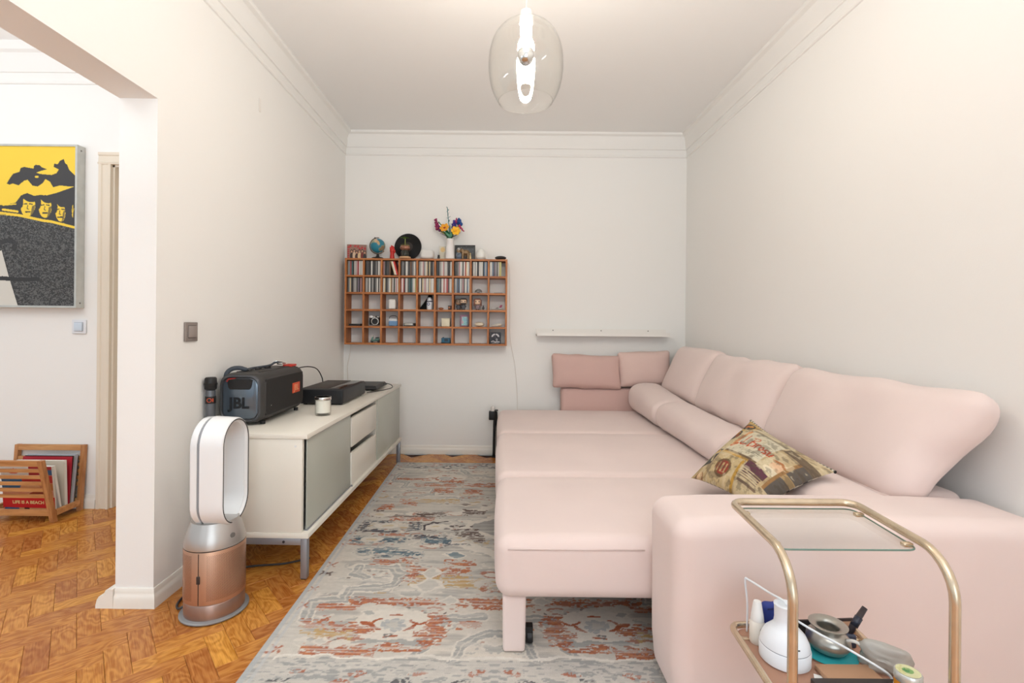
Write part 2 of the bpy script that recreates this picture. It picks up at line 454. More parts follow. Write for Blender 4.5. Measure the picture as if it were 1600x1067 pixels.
# ------------------------------------------------------------------ parquet: oak blocks in herringbone
def mat_parquet():
    m = bpy.data.materials.new('oak_block'); m.use_nodes = True
    nt = m.node_tree; b = nt.nodes['Principled BSDF']; L = nt.links
    a = nt.nodes.new('ShaderNodeAttribute'); a.attribute_name = 'grain'
    sep = nt.nodes.new('ShaderNodeSeparateXYZ'); L.new(a.outputs['Vector'], sep.inputs[0])
    off = nt.nodes.new('ShaderNodeMath'); off.operation = 'MULTIPLY'; off.inputs[1].default_value = 37.0
    L.new(sep.outputs['Z'], off.inputs[0])
    def comb(sx, sy):
        mx = nt.nodes.new('ShaderNodeMath'); mx.operation = 'MULTIPLY'; mx.inputs[1].default_value = sx
        my = nt.nodes.new('ShaderNodeMath'); my.operation = 'MULTIPLY'; my.inputs[1].default_value = sy
        L.new(sep.outputs['X'], mx.inputs[0]); L.new(sep.outputs['Y'], my.inputs[0])
        c = nt.nodes.new('ShaderNodeCombineXYZ'); L.new(mx.outputs[0], c.inputs[0]); L.new(my.outputs[0], c.inputs[1]); L.new(off.outputs[0], c.inputs[2])
        return c
    fine = nt.nodes.new('ShaderNodeTexNoise'); fine.inputs['Scale'].default_value = 1; fine.inputs['Detail'].default_value = 4
    L.new(comb(14, 260).outputs[0], fine.inputs['Vector'])
    big = nt.nodes.new('ShaderNodeTexNoise'); big.inputs['Scale'].default_value = 1; big.inputs['Detail'].default_value = 1.5
    L.new(comb(7, 16).outputs[0], big.inputs['Vector'])
    mul = nt.nodes.new('ShaderNodeMath'); mul.operation = 'MULTIPLY'; mul.inputs[1].default_value = 46.0
    L.new(big.outputs['Fac'], mul.inputs[0])
    sn = nt.nodes.new('ShaderNodeMath'); sn.operation = 'SINE'; L.new(mul.outputs[0], sn.inputs[0])
    mr = nt.nodes.new('ShaderNodeMapRange'); mr.inputs[1].default_value = -1; mr.inputs[2].default_value = 1
    L.new(sn.outputs[0], mr.inputs[0])
    mix = nt.nodes.new('ShaderNodeMix'); mix.data_type = 'FLOAT'; mix.inputs[0].default_value = 0.74
    L.new(mr.outputs[0], mix.inputs[2]); L.new(fine.outputs['Fac'], mix.inputs[3])
    r = nt.nodes.new('ShaderNodeValToRGB')
    e = r.color_ramp.elements; e[0].position = 0.18; e[1].position = 0.72
    e[0].color = lin4((160, 94, 38)); e[1].color = lin4((220, 158, 84))
    L.new(mix.outputs[0], r.inputs[0])
    wn = nt.nodes.new('ShaderNodeTexWhiteNoise'); wn.noise_dimensions = '1D'; L.new(sep.outputs['Z'], wn.inputs['W'])
    tone = nt.nodes.new('ShaderNodeMapRange'); tone.inputs[3].default_value = 0.66; tone.inputs[4].default_value = 1.1
    L.new(wn.outputs['Value'], tone.inputs[0])
    hs = nt.nodes.new('ShaderNodeHueSaturation'); L.new(r.outputs['Color'], hs.inputs['Color']); L.new(tone.outputs[0], hs.inputs['Value'])
    hue = nt.nodes.new('ShaderNodeMapRange'); hue.inputs[3].default_value = 0.485; hue.inputs[4].default_value = 0.505
    wn2 = nt.nodes.new('ShaderNodeTexWhiteNoise'); wn2.noise_dimensions = '2D'; L.new(comb(0, 0).outputs[0], wn2.inputs['Vector'])
    L.new(wn.outputs['Value'], hue.inputs[0]); L.new(hue.outputs[0], hs.inputs['Hue'])
    hs.inputs['Saturation'].default_value = 1.04
    L.new(hs.outputs['Color'], b.inputs['Base Color'])
    b.inputs['Roughness'].default_value = 0.27
    b.inputs['Specular IOR Level'].default_value = 0.4
    bp = nt.nodes.new('ShaderNodeBump'); bp.inputs['Strength'].default_value = 0.12; bp.inputs['Distance'].default_value = 0.002
    L.new(fine.outputs['Fac'], bp.inputs['Height']); L.new(bp.outputs['Normal'], b.inputs['Normal'])
    return m
OAK = mat_parquet()
BW, BL_ = 0.0705, 0.2115
ANG = math.radians(41.0)
ea = np.array([math.cos(ANG), math.sin(ANG)]); eb = np.array([-math.sin(ANG), math.cos(ANG)])
def block_geo(cx, cy, along, across, L, W, lift):
    """Block with chamfered top: 10 faces."""
    g, ch = 0.0004, 0.0010
    V, G = [], []
    for z, inset in ((-0.012, g), (lift - ch, g), (lift, g + ch)):
        for sx, sy in ((-1, -1), (1, -1), (1, 1), (-1, 1)):
            a, c = sx * (L / 2 - inset), sy * (W / 2 - inset)
            p = np.array([cx, cy]) + along * a + across * c
            V.append((p[0], p[1], z)); G.append((a, c))
    F = [(8, 9, 10, 11)]
    for k in range(2):
        for i in range(4):
            j = (i + 1) % 4
            F.append((k * 4 + i, k * 4 + j, k * 4 + 4 + j, k * 4 + 4 + i))
    return V, F, G
def seen_spot(x, y):
    """Rough test: is this bit of floor in the frame and clear of rug, furniture and walls?"""
    if y < 0.95: return False
    u = 783 + 760 * x / y; v = 507 + 760 * H_EYE / y
    if u < -25 or v > 1092: return False
    if XP - 0.02 < x < XL + 0.0 and y > YP: return False
    if x > -0.84 and y < 4.02: return False
    if x > 0.0 or y > YB or (x < XP and y > YH): return False
    if x < XP and u > 188 and y > YP: return False
    return True
blocks = []
for i in range(-60, 60):
    for j in range(-25, 25):
        for kind in (0, 1):
            ox, oy = i + 6 * j, i
            if kind == 0: c = (ox + 1.5, oy + 0.5)
            else: c = (ox + 0.5, oy + 2.5)
            p = np.array([-1.2, 1.6]) + ea * c[0] * BW + eb * c[1] * BW
            if XH + 0.1 < p[0] < XR - 0.05 and Y0 + 0.1 < p[1] < YB - 0.04 and not (p[0] < XP and p[1] > YH + 0.16):
                blocks.append((math.hypot(p[0], p[1]), seen_spot(p[0], p[1]), p, kind))
blocks.sort(key=lambda t: (not t[1], t[0]))
rV, rF, rG = [], [], []
for n, (d, seen, p, kind) in enumerate(blocks):
    al, ac = (ea, eb) if kind == 0 else (eb, -ea)
    V, F, G = block_geo(p[0], p[1], al, ac, BL_, BW, rnd.uniform(-0.0006, 0.0002))
    r = rnd.random()
    if seen and n < 300:
        me = mesh_of('parquet_block', (np.array(V), F), OAK)
        at = me.attributes.new('grain', 'FLOAT_VECTOR', 'POINT')
        at.data.foreach_set('vector', np.array([(a, c, r) for a, c in G], np.float32).ravel())
        o = bpy.data.objects.new('parquet_block', me); COL.objects.link(o); o.parent = floor
    else:
        k = len(rV); rV += V; rF += [tuple(i + k for i in f) for f in F]; rG += [(a, c, r) for a, c in G]
me = mesh_of('parquet', (np.array(rV), rF), OAK)
at = me.attributes.new('grain', 'FLOAT_VECTOR', 'POINT'); at.data.foreach_set('vector', np.array(rG, np.float32).ravel())
o = bpy.data.objects.new('parquet', me); COL.objects.link(o); o.parent = floor; o['kind'] = 'stuff'

# ------------------------------------------------------------------ rug
RX, RW, RY0, RY1 = -0.018, 0.822, 1.33, 4.032
RP = Paint(-RW, RW, RY0, RY1, 400, 660, (214, 205, 192))
RC = {'R': (168, 92, 60), 'N': (72, 82, 96), 'T': (96, 122, 134), 'D': (88, 66, 60), 'G': (168, 166, 161), 'O': (190, 158, 108), 'C': (218, 210, 198), 'W': (194, 189, 180)}
# woven patches: colour, x, y, half width, half length (metres on the rug)
RUG = [('N', -.746, 3.963, .13, .06), ('N', -.433, 3.963, .073, .06), ('N', -.146, 3.963, .094, .06), ('R', -.619, 3.594, .123, .02), ('R', -.318, 3.551, .093, .025), ('R', -.424, 3.467, .155, .034), ('R', -.105, 3.467, .128, .041), ('R', -.367, 3.362, .066, .051), ('R', -.167, 3.337, .061, .038), ('R', -.568, 3.126, .05, .05), ('R', -.686, 3.05, .035, .042), ('O', -.387, 3.159, .145, .03), ('D', -.718, 2.949, .022, .05), ('D', -.508, 2.901, .191, .017), ('D', -.398, 2.939, .085, .03), ('R', -.501, 2.863, .128, .025), ('D', -.137, 2.969, .06, .04), ('N', -.744, 2.757, .024, .055), ('N', -.464, 2.757, .028, .055), ('N', -.65, 2.698, .085, .018), ('N', -.688, 2.827, .07, .016), ('R', -.568, 2.65, .091, .022), ('N', -.372, 2.619, .1, .025), ('T', -.623, 2.588, .136, .04), ('T', -.316, 2.58, .08, .032), ('N', -.203, 2.529, .06, .01), ('T', -.573, 2.459, .06, .028), ('T', -.681, 2.466, .03, .028), ('T', -.458, 2.432, .1, .033), ('D', -.159, 2.682, .049, .049), ('D', -.106, 2.603, .041, .038), ('R', -.504, 2.348, .093, .022), ('R', -.164, 2.348, .062, .022), ('R', -.273, 2.23, .147, .07), ('R', -.486, 2.017, .12, .02), ('R', -.247, 2.017, .105, .026), ('R', -.061, 2.004, .095, .036), ('R', -.642, 1.968, .073, .018), ('R', -.692, 1.857, .045, .035), ('O', -.695, 1.815, .045, .026), ('R', -.561, 1.83, .087, .035), ('O', -.599, 1.801, .06, .024), ('R', -.227, 1.857, .032, .06), ('R', -.242, 1.782, .04, .032), ('R', -.61, 1.71, .075, .025), ('R', -.474, 1.707, .045, .022), ('R', -.326, 1.73, .075, .016), ('R', -.105, 1.857, .04, .022), ('O', -.238, 2.176, .129, .04)]
def rug_paint():
    P = RP; sym = Paint(-RW, RW, RY0, RY1, P.nx, P.ny, (0, 0, 0))
    ax = -np.abs(P.X)                                        # the pattern mirrors about the long axis
    X0 = P.X; P.X = ax
    n1 = P.noise(0.16, 0.035, 1); n2 = P.noise(0.024, 0.009, 2); n3 = P.noise(0.012, 0.012, 3); n4 = P.noise(0.4, 0.3, 4)
    wx = (P.noise(0.06, 0.06, 5) - 0.5) * 0.05; wy = (P.noise(0.06, 0.05, 6) - 0.5) * 0.045
    P.X = ax + wx; Yk = P.Y; P.Y = Yk + wy
    # ground: grey and cream clouds
    P.put(np.ones_like(ax, bool), RC['W'], np.clip((n4 - 0.40) * 4.0, 0, 0.75))
    P.put(np.ones_like(ax, bool), (150, 146, 142), np.clip((n1 - 0.55) * 5, 0, 0.55))
    rg = np.random.default_rng(5)
    for k in range(150):                                     # small floral motifs scattered over the ground
        cx, cy = -rg.random() * .78, rg.uniform(1.70, 3.84); rr_ = rg.uniform(.018, .05); c = ('C', 'G', 'C', 'R', 'C', 'O', 'G')[k % 7]
        e1 = P.ell(cx, cy, rr_ * 1.5, rr_ * .8, rg.uniform(-.5, .5)); e0 = P.ell(cx, cy, rr_ * 1.0, rr_ * .45)
        P.put(e1 & ~e0 & (n2 > .42), RC[c], .75)
        if k % 3 == 0: P.put(e0, RC['G'] if c == 'C' else RC['C'], .8)
        for q in range(3): P.put(P.ell(cx + rr_ * (1.6 + .5 * q), cy + rr_ * .5 * (-1) ** q, .010, .006), RC['CDRG'[(k + q) % 4]], .75)
    # cream lozenges, grey stepped bands
    bands = [[(-.734, 1.885), (-.756, 1.995), (-.633, 2.022), (-.638, 2.109), (-.451, 2.129), (-.431, 2.23), (-.485, 2.288), (-.657, 2.30)],
             [(-.283, 1.678), (-.219, 1.793), (-.212, 1.893), (-.04, 1.917)], [(-.645, 2.30), (-.64, 2.23), (-.585, 2.192)],
             [(-.139, 1.678), (-.11, 1.747), (-.007, 1.819)],
             [(-.734, 3.72), (-.76, 3.55), (-.64, 3.52), (-.64, 3.42), (-.45, 3.40), (-.43, 3.28), (-.66, 3.22)],
             [(-.28, 3.83), (-.21, 3.70), (-.04, 3.66)]]
    for b in bands:
        P.put(P.stroke(b, 0.062), RC['C']); P.put(P.stroke(b, 0.044), RC['G']); P.put(P.stroke(b, 0.008), RC['C'], 0.7)
    P.put(P.stroke([(-.25, 2.95), (-.10, 3.02), (0, 3.1)], .05), RC['C']); P.put(P.stroke([(-.25, 2.56), (-.10, 2.5), (0, 2.42)], .06), RC['C'])
    # centre rosette
    P.put(P.poly([(0, 2.60), (-.15, 2.69), (-.20, 2.765), (-.15, 2.84), (0, 2.93)]), RC['C'])
    P.put(P.poly([(0, 2.64), (-.12, 2.72), (-.16, 2.765), (-.12, 2.81), (0, 2.89)]), (160, 156, 151))
    for cx, cy in ((-.386, 1.857), (-.386, 3.62)):
        P.put(P.ell(cx, cy, .15, .115), RC['C']); P.put(P.stroke([(cx - .12, cy - .1), (cx + .12, cy - .1)], .014), RC['G'])
        P.put(P.ell(cx, cy, .032, .032), RC['W'])
        for k in range(8):
            a = k * PI / 4; P.put(P.ell(cx + .035 * math.cos(a), cy + .035 * math.sin(a), .013, .013), (176, 176, 174))
        for s in (-1, 1):
            P.put(P.stroke([(cx + s * .055, cy - .03), (cx + s * .085, cy + .0), (cx + s * .06, cy + .03)], .015), RC['R'])
            P.put(P.stroke([(cx + s * .085, cy), (cx + s * .12, cy + .01)], .011), RC['R'])
            P.put(P.stroke([(cx + s * .02, cy + .075 * s), (cx - s * .025, cy + .075 * s)], .012), RC['R'])
        P.put(P.stroke([(cx - .012, cy - .08), (cx - .03, cy - .062), (cx, cy - .062), (cx - .012, cy - .08)], .006), (120, 116, 112))
    # woven colour, broken into weft streaks
    for k, (c, x, y, a, b) in enumerate(RUG):
        d = np.maximum(np.abs((P.X - x) / (a + .012)), np.abs((P.Y - y) / (b + .006))) ** 1.5
        m = (d < 1.0) & ((n2 * 0.6 + n3 * 0.4) > (0.38 + 0.16 * d))
        P.put(m, RC[c], 0.92)
        if c in 'NT': P.put(m & (n2 > 0.56), RC['D'] if c == 'N' else RC['N'], 0.6)
        if c == 'R': P.put(m & (n3 > 0.62), (190, 120, 78), 0.8)
    for cx, cy in ((-.664, 2.588), (-.70, 2.93), (-.338, 2.765), (-.62, 2.765)):
        P.put(P.ell(cx, cy, .06 if cx < -.5 else .075, .034), RC['C'], 0.9)
        P.put(P.ell(cx, cy, .022, .014), (206, 190, 160))
    P.put(P.stroke([(-.40, 2.70), (-.415, 2.78), (-.36, 2.82), (-.29, 2.815)], .013), (70, 62, 66))
    P.put(P.stroke([(-.40, 2.70), (-.33, 2.71)], .013), (70, 62, 66))
    for k in range(6): P.put(P.ell(-.27 + .025 * k, 2.74 + (.035 if k % 2 else -.02), .016, .009, .5), (84, 72, 72))
    for dx, dy, rr, cc in ((-.201, 3.104, .06, 'D'), (-.201, 2.419, .055, 'T'), (-.30, 2.24, .07, 'W'), (-.30, 2.14, .08, 'W'), (-.20, 2.02, .05, 'W'), (-.50, 1.93, .035, 'G'), (-.62, 1.76, .035, 'W')):
        dd = np.abs(P.X - dx) + np.abs(P.Y - dy) * 1.25
        P.put(dd < rr, RC['C']); P.put(dd < rr * 0.7, RC[cc], .85)
    # the long side border: small crosses
    for y in (1.714, 1.973, 2.099, 2.23, 2.318, 2.515, 2.682, 2.91, 3.137, 3.33, 3.5, 3.68):
        c = RC['R'] if int(y * 50) % 3 else RC['D']
        P.put(P.stroke([(-.80, y - .02), (-.765, y + .022)], .009), c, .85); P.put(P.stroke([(-.80, y + .022), (-.765, y - .015)], .009), c, .85)
    # end border with dark blossoms
    for yb0, yb1, yl in ((RY0 + .02, 1.665, 1.678), (3.86, RY1 - .02, 3.845)):
        band = P.rect(-2, 2, yb0, yb1)
        P.put(band, (196, 191, 183), 0.8); P.put(band & (n2 > .56), (150, 150, 148), .8)
        for k in range(9):
            cx = -.80 + k * .1; cy = (yb0 + yb1) / 2 + (.03 if k % 2 else -.03)
            for q in range(6):
                a = q * PI / 3
                P.put(P.ell(cx + .032 * math.cos(a), cy + .032 * math.sin(a), .015, .012) & (n3 > .4), (66, 66, 72) if k % 3 else RC['R'], .85)
            P.put(P.ell(cx, cy, .018, .016), RC['C'])
            P.put(P.ell(cx + .05, cy + .06, .03, .010) & (n3 > .45), RC['R'], .85); P.put(P.ell(cx + .05, cy - .07, .03, .012) & (n3 > .45), (98, 96, 100), .85)
        P.put(P.stroke([(-.76, yl), (0.1, yl)], .014), (224, 218, 208))
    # fading across the weft, edge binding
    P.Y = Yk; P.X = X0
    wear = P.noise(0.25, 0.008, 9); P.put(np.ones_like(ax, bool), (208, 202, 192), np.clip((wear - 0.52) * 4, 0, 0.55))
    ed = np.abs(P.X) > RW - .018; P.put(ed, (176, 178, 178), .8); ed2 = (np.abs(P.X) < RW - .03) & (np.abs(P.X) > RW - .042); P.put(ed2, (190, 190, 188), .7)
    P.put((P.Y < RY0 + .02) | (P.Y > RY1 - .02), (184, 182, 178), .8)
    P.C *= (0.93 + 0.14 * n3)[..., None]
rug_paint()
RUGM = mat_print('rug_pile', 0.95, 0.5, 420)
rug = print_sheet('rug', RP, lambda X, Y: (X * (1 + 0 * Y) + RX - 0.006 * (Y - 2.7), Y, 0.0105 + 0 * X), RUGM)
tag(rug, 'large faded oriental rug in cream, grey, rust and blue under the sofa bed', 'rug')
part('binding', bx(-RW + RX + .003, RW + RX - .003, RY0 + .002, RY1 - .002, 0.001, 0.0095), mat('rug_edge', (176, 174, 170), 0.95), rug)

# ------------------------------------------------------------------ pink corner sofa bed
def mat_velvet(name, col, sheen=0.25):
    m = mat(name, col, 0.85, bump=0.08, bscale=900, var=0.03, vscale=3.0, spec=0.25, sheen=sheen)
    return m
PINK = mat_velvet('pink_velour', (229, 209, 202))
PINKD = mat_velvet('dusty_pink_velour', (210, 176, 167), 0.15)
def soft(g, amp=0.004, seed=0, f=3.0):
    """Slight unevenness of stuffed fabric."""
    V, F = g; V = np.array(V); r = np.random.default_rng(seed); p = r.random((3, 4)) * 6.28
    d = np.zeros(len(V))
    for k in range(4):
        w = r.normal(size=3) * f * (1 + k * 0.8)
        d += np.sin(V @ w + p[0, k]) / (1 + k)
    c = V.mean(0); n = V - c; n /= np.linalg.norm(n, axis=1, keepdims=True) + 1e-9
    return V + n * (d * amp)[:, None], F
sofa = thing('sofa_bed', 'pale pink corner sofa bed, folded out, along the right wall', 'sofa', (0, 0, 0))
# plinth, back frame, back rest along the back wall
part('base', rbox((1.25, 2.98, 0.125), (.66, 2.42, 0.16), .02, 2), PINK, sofa, 50)
part('backrest', join(rbox((1.475, 3.0, 0.325), (.27, 2.64, .53), .03, 3, (2, 8, 3))), PINK, sofa, 60, label='low upholstered back frame along the wall')
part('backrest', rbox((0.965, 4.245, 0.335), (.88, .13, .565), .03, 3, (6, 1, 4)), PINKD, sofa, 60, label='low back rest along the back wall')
# bed surface in three mattress panels, the front one rolled over the edge
def panel(y0, y1, z1, x0=-0.012, front=False, seed=0):
    zc0 = 0.235 if not front else 0.205
    L = y1 - y0
    V, F = rbox((0, 0, 0), (1.21, L, z1 - zc0), .05 if not front else .055, 5, (10, 8, 2))
    u = V[:, 0] / .605; w = V[:, 1] / (L / 2); top = V[:, 2] > 0
    V[:, 2] += np.where(top, 0.014 * (1 - u ** 4) * (1 - np.abs(w) ** 3), 0)
    V[:, 0] -= 0.012 * (1 - np.abs(w) ** 2.5) * (u < -0.9)
    return mv(soft((V, F), .0025, seed), (x0 + .605, (y0 + y1) / 2, (z1 + zc0) / 2))
part('seat_panel', panel(1.665, 2.385, .425, front=True, seed=1), PINK, sofa, 70, label='front fold-out panel of the bed')
part('seat_panel', panel(2.380, 3.300, .430, seed=2), PINK, sofa, 70)
part('seat_panel', panel(3.295, 4.185, .432, seed=3), PINK, sofa, 70)
part('seam', tube([(.03, 1.6685, .390), (.25, 1.6675, .391), (.50, 1.6675, .391)], .0028, 6), PINK, sofa, 180)
# legs of the fold-out front
for (x, y) in ((0.055, 1.74), (0.055, 4.08), (1.12, 1.74)):
    V, F = rbox((0, 0, .112), (.078, .078, .200), .012, 2, (1, 1, 3)); k = 1 + (V[:, 2] - .012) * 0.35
    V[:, 0] *= k; V[:, 1] *= k
    part('leg', mv((V, F), (x, y, 0)), PINK, sofa, 60)
part('caster', join(xf(cyl((0, 0, -.012), .024, .024, 18, .004), Matrix.Translation((.112, 1.76, .036)) @ rot('Y', 90)), bx(.098, .124, 1.745, 1.775, .05, .075)), BLACK, sofa, 40, label='small black caster behind the front leg')
# wide arm next to the trolley
AX0, AX1, AY0, AY1, AZ = 0.512, XR - .012, 1.405, 1.672, .588
V, F = rbox((0, 0, 0), (AX1 - AX0, AY1 - AY0, AZ - .014), .055, 6, (10, 3, 6))
tz = (V[:, 2] + (AZ - .014) / 2) / (AZ - .014)
V[:, 2] += np.where(V[:, 2] > 0, .012 * (1 - (V[:, 0] / ((AX1 - AX0) / 2)) ** 4), 0)
V[:, 0] += np.where(V[:, 0] < 0, .03 * np.clip(0.25 - tz, 0, 1) * 2.0, 0)
part('armrest', mv(soft((V, F), .002, 5), ((AX0 + AX1) / 2, (AY0 + AY1) / 2, (AZ + .014) / 2)), PINK, sofa, 70)
for x in (AX0 + .12, AX1 - .12): part('foot', cyl((x, 1.575, .001 if x > .85 else .0112), .025, .03, 16), BLACK, sofa, 40)
# rolled lumbar bolsters
def bolster(y0, y1, xa, xb, z0, za, zb, seed):
    L = y1 - y0; n = 26; seg = 40; V, F = [], []
    for i in range(n + 1):
        t = i / n; e = abs(2 * t - 1)
        k = (1 - max(0, (e - .80) / .20) ** 3.2) ** .5 if e < 1 else 0.0
        k = 0.60 + 0.40 * k if 0 < i < n else 0.58
        hz = (za + (zb - za) * t - z0)
        for j in range(seg):
            a = 2 * PI * j / seg; c, s = math.cos(a), math.sin(a)
            x = abs(c) ** .75 * (1 if c > 0 else -1); z = abs(s) ** .75 * (1 if s > 0 else -1)
            V.append(((xa + xb) / 2 + x * (xb - xa) / 2 * (0.8 + 0.2 * k), y0 + L * t, z0 + hz / 2 + z * hz / 2 * k))
    for i in range(n):
        for j in range(seg):
            F.append((i * seg + j, (i + 1) * seg + j, (i + 1) * seg + (j + 1) % seg, i * seg + (j + 1) % seg))
    F.append(tuple(range(seg))); F.append(tuple(n * seg + j for j in range(seg))[::-1])
    return soft((np.array(V), F), .003, seed, 4)
part('bolster', bolster(1.56, 2.46, 1.085, 1.375, .425, .590, .605, 11), PINK, sofa, 75)
part('bolster', bolster(2.455, 3.43, 1.085, 1.375, .425, .605, .635, 12), PINK, sofa, 75)
part('bolster', bolster(3.425, 4.12, 1.075, 1.385, .430, .625, .690, 13), PINK, sofa, 75)

def cushion(name, p, L, Hh, T, face, up, label, m=PINK, seed=0, pinch=.04, belly=1.0, group=None, cat='cushion', r=.055, flare=0.0, edge=.40):
    """Stuffed cushion: centre p, length along the third axis, height along up, thickness along face."""
    ez = Vector(face).normalized(); ey = (Vector(up) - ez * Vector(up).dot(ez)).normalized(); ex = ey.cross(ez)
    V, F = rbox((0, 0, 0), (L, Hh, T), r, 4, (14, 9, 1))
    u = V[:, 0] / (L / 2); w = V[:, 1] / (Hh / 2)
    b = np.clip((1 - np.abs(u) ** 3.2), 0, 1) * np.clip((1 - np.abs(w) ** 2.6), 0, 1)
    V[:, 2] *= (edge + (1.1 - edge) * belly * b ** .55)
    V[:, 1] *= 1 - pinch * (1 - np.abs(u) ** 2)          # waisted sides, ears at the corners
    V[:, 0] *= 1 - pinch * .6 * (1 - np.abs(w) ** 2)
    V[:, 0] += flare * w * np.clip(u, 0, 1)
    g = soft((V, F), .0055, seed, 9)
    o = part(name, g, m, None, 80)
    o.matrix_world = frame(p, ex, ey, ez)
    return tag(o, label, cat, group)
GB = 'loose back cushions of the pink sofa'
up = (0.42, 0, .91); fc = (-.91, 0, .42)
cushion('back_cushion', (1.475, 2.055, .745), .95, .45, .21, fc, up, 'largest pink back cushion, nearest the camera, bulging above the sofa arm', seed=21, group=GB, pinch=.03, r=.085, flare=.085, edge=.50)
cushion('back_cushion', (1.480, 2.970, .765), .93, .43, .20, fc, up, 'pink back cushion in the middle of the three leaning on the right wall', seed=22, group=GB, pinch=.035, r=.06)
cushion('back_cushion', (1.485, 3.775, .785), .73, .43, .20, fc, up, 'pink back cushion by the room corner, last of the three on the right wall', seed=23, group=GB, pinch=.035, r=.06)
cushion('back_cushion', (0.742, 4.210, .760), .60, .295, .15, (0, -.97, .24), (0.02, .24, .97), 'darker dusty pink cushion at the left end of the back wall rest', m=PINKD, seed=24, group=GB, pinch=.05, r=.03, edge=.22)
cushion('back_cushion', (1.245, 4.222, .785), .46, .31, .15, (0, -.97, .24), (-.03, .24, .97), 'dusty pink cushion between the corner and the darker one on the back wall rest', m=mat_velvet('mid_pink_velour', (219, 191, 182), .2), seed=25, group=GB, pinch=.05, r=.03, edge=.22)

# ------------------------------------------------------------------ printed throw pillow
def pillow():
    n = 150
    P = Paint(0, 1, 0, 1, n, n, (196, 176, 140))
    nz = P.noise(.12, .12, 1); P.put(np.ones_like(P.X, bool), (168, 140, 96), np.clip((nz - .45) * 3, 0, .6))
    P.Y = P.Y + .15
    # advert panels of an old newspaper
    P.put(P.rect(.02, .30, .50, .98), (200, 182, 140)); P.put(P.ell(.10, .80, .09, .10), (62, 58, 56)); P.put(P.ell(.10, .84, .04, .04), (190, 130, 60)); P.put(P.ell(.16, .78, .035, .03), (172, 84, 50))
    P.put(P.rect(.10, .16, .90, 1.0), (192, 156, 84))
    P.put(P.rect(.24, .72, .52, .97), (206, 196, 170)); P.put(P.rect(.24, .72, .50, .53), (120, 96, 70))
    P.put(P.stroke([(.26, .62), (.28, .92)], .05), (206, 140, 90)); P.put(P.stroke([(.26, .60), (.30, .66)], .04), (196, 106, 66))
    letters = [[(.36, .86), (.36, .70), (.33, .68), (.35, .66), (.42, .69)], [(.46, .84), (.455, .66)], [(.43, .84), (.50, .86), (.52, .82), (.46, .765), (.53, .75), (.53, .69), (.45, .665)],
               [(.555, .76), (.56, .68)], [(.555, .73), (.575, .76), (.595, .755)], [(.625, .76), (.60, .72), (.62, .68), (.645, .72), (.625, .76)],
               [(.695, .755), (.665, .75), (.665, .72), (.69, .71), (.69, .68), (.66, .675)], [(.71, .75), (.715, .685), (.74, .69), (.75, .755)]]
    for l in letters: P.put(P.stroke([(x, .70 + (y - .70) * .95) for x, y in l], .017), (196, 76, 40))
    for k in range(3): P.put(P.stroke([(.40, .62 - .022 * k), (.68, .62 - .022 * k)], .006), (120, 110, 96), .8)
    P.put(P.rect(.22, .70, .47, .505), (196, 152, 72))
    P.put(P.rect(.24, .62, .10, .46), (198, 174, 130)); P.put(P.rect(.24, .62, .10, .135), (190, 146, 62)); P.put(P.rect(.58, .62, .10, .46), (190, 146, 62))
    P.put(P.ell(.40, .30, .11, .10), (120, 92, 58)); P.put(P.ell(.40, .30, .085, .075), (150, 60, 44))
    for k in range(3): P.put(P.rect(.33 + .05 * k, .355 + .05 * k, .25, .35), (190, 160, 110))
    P.put(P.poly([(.03, .50), (.21, .52), (.20, .30), (.05, .26)]), (70, 68, 66)); P.put(P.stroke([(.07, .30), (.12, .46), (.18, .34)], .03), (196, 178, 140)); P.put(P.ell(.15, .47, .05, .03), (200, 160, 90))
    P.put(P.rect(.02, .22, .03, .26), (186, 160, 116)); P.put(P.ell(.12, .14, .06, .07), (140, 96, 60)); P.put(P.ell(.12, .17, .035, .04), (214, 180, 140))
    P.put(P.rect(.64, .88, .40, .50), (92, 50, 62))
    for k in range(4): P.put(P.rect(.65, .87, .30 + .025 * k, .31 + .025 * k), (86, 56, 58))
    P.put(P.stroke([(.66, .26), (.88, .26)], .03), (96, 66, 56), .8); P.put(P.rect(.64, .90, .05, .22), (206, 186, 146)); P.put(P.stroke([(.68, .1), (.84, .17)], .02), (150, 70, 54))
    P.put(P.ell(.86, .62, .12, .13), (204, 186, 150)); P.put(P.ell(.86, .64, .06, .065), (216, 176, 140)); P.put(P.ell(.86, .56, .08, .04), (222, 206, 176)); P.put(P.stroke([(.80, .70), (.86, .73), (.92, .69)], .03), (170, 110, 66))
    P.put(P.rect(.93, 1.0, .35, 1.0), (92, 84, 76)); P.put(P.rect(.93, 1.0, .60, .68), (170, 140, 96)); P.put(P.rect(.90, .93, .35, 1.0), (150, 110, 66))
    P.put(P.rect(.74, 1.0, .90, 1.0), (110, 92, 72)); P.put(P.rect(.30, .72, .955, .985), (120, 110, 92), .7)
    P.put(P.rect(0, 1, 0, .03), (96, 84, 70)); P.put(P.noise(.03, .03, 8) > .66, (104, 84, 60), .35)
    P.Y = P.Y - .15
    P.put(P.rect(0, .26, .80, 1), (188, 156, 96)); P.put(P.ell(.13, .86, .10, .075), (58, 54, 52)); P.put(P.ell(.10, .86, .035, .035), (196, 112, 56)); P.put(P.ell(.16, .88, .035, .03), (206, 140, 60)); P.put(P.rect(.28, .74, .84, 1), (198, 184, 152)); P.put(P.stroke([(.30, .90), (.72, .90)], .012), (140, 112, 80), .8)
    n5 = P.noise(.07, .05, 12); P.put(n5 > .63, (78, 66, 54), .45); P.put(n5 < .36, (222, 206, 172), .35)
    g2 = P.noise(.05, .05, 3); P.C *= (0.82 + .24 * g2)[..., None]
    Lc, Tc, Rc = np.array((.825, 2.10, .505)), np.array((1.215, 2.36, .705)), np.array((1.225, 1.775, .632)); Bc = np.array((.880, 1.655, .535))
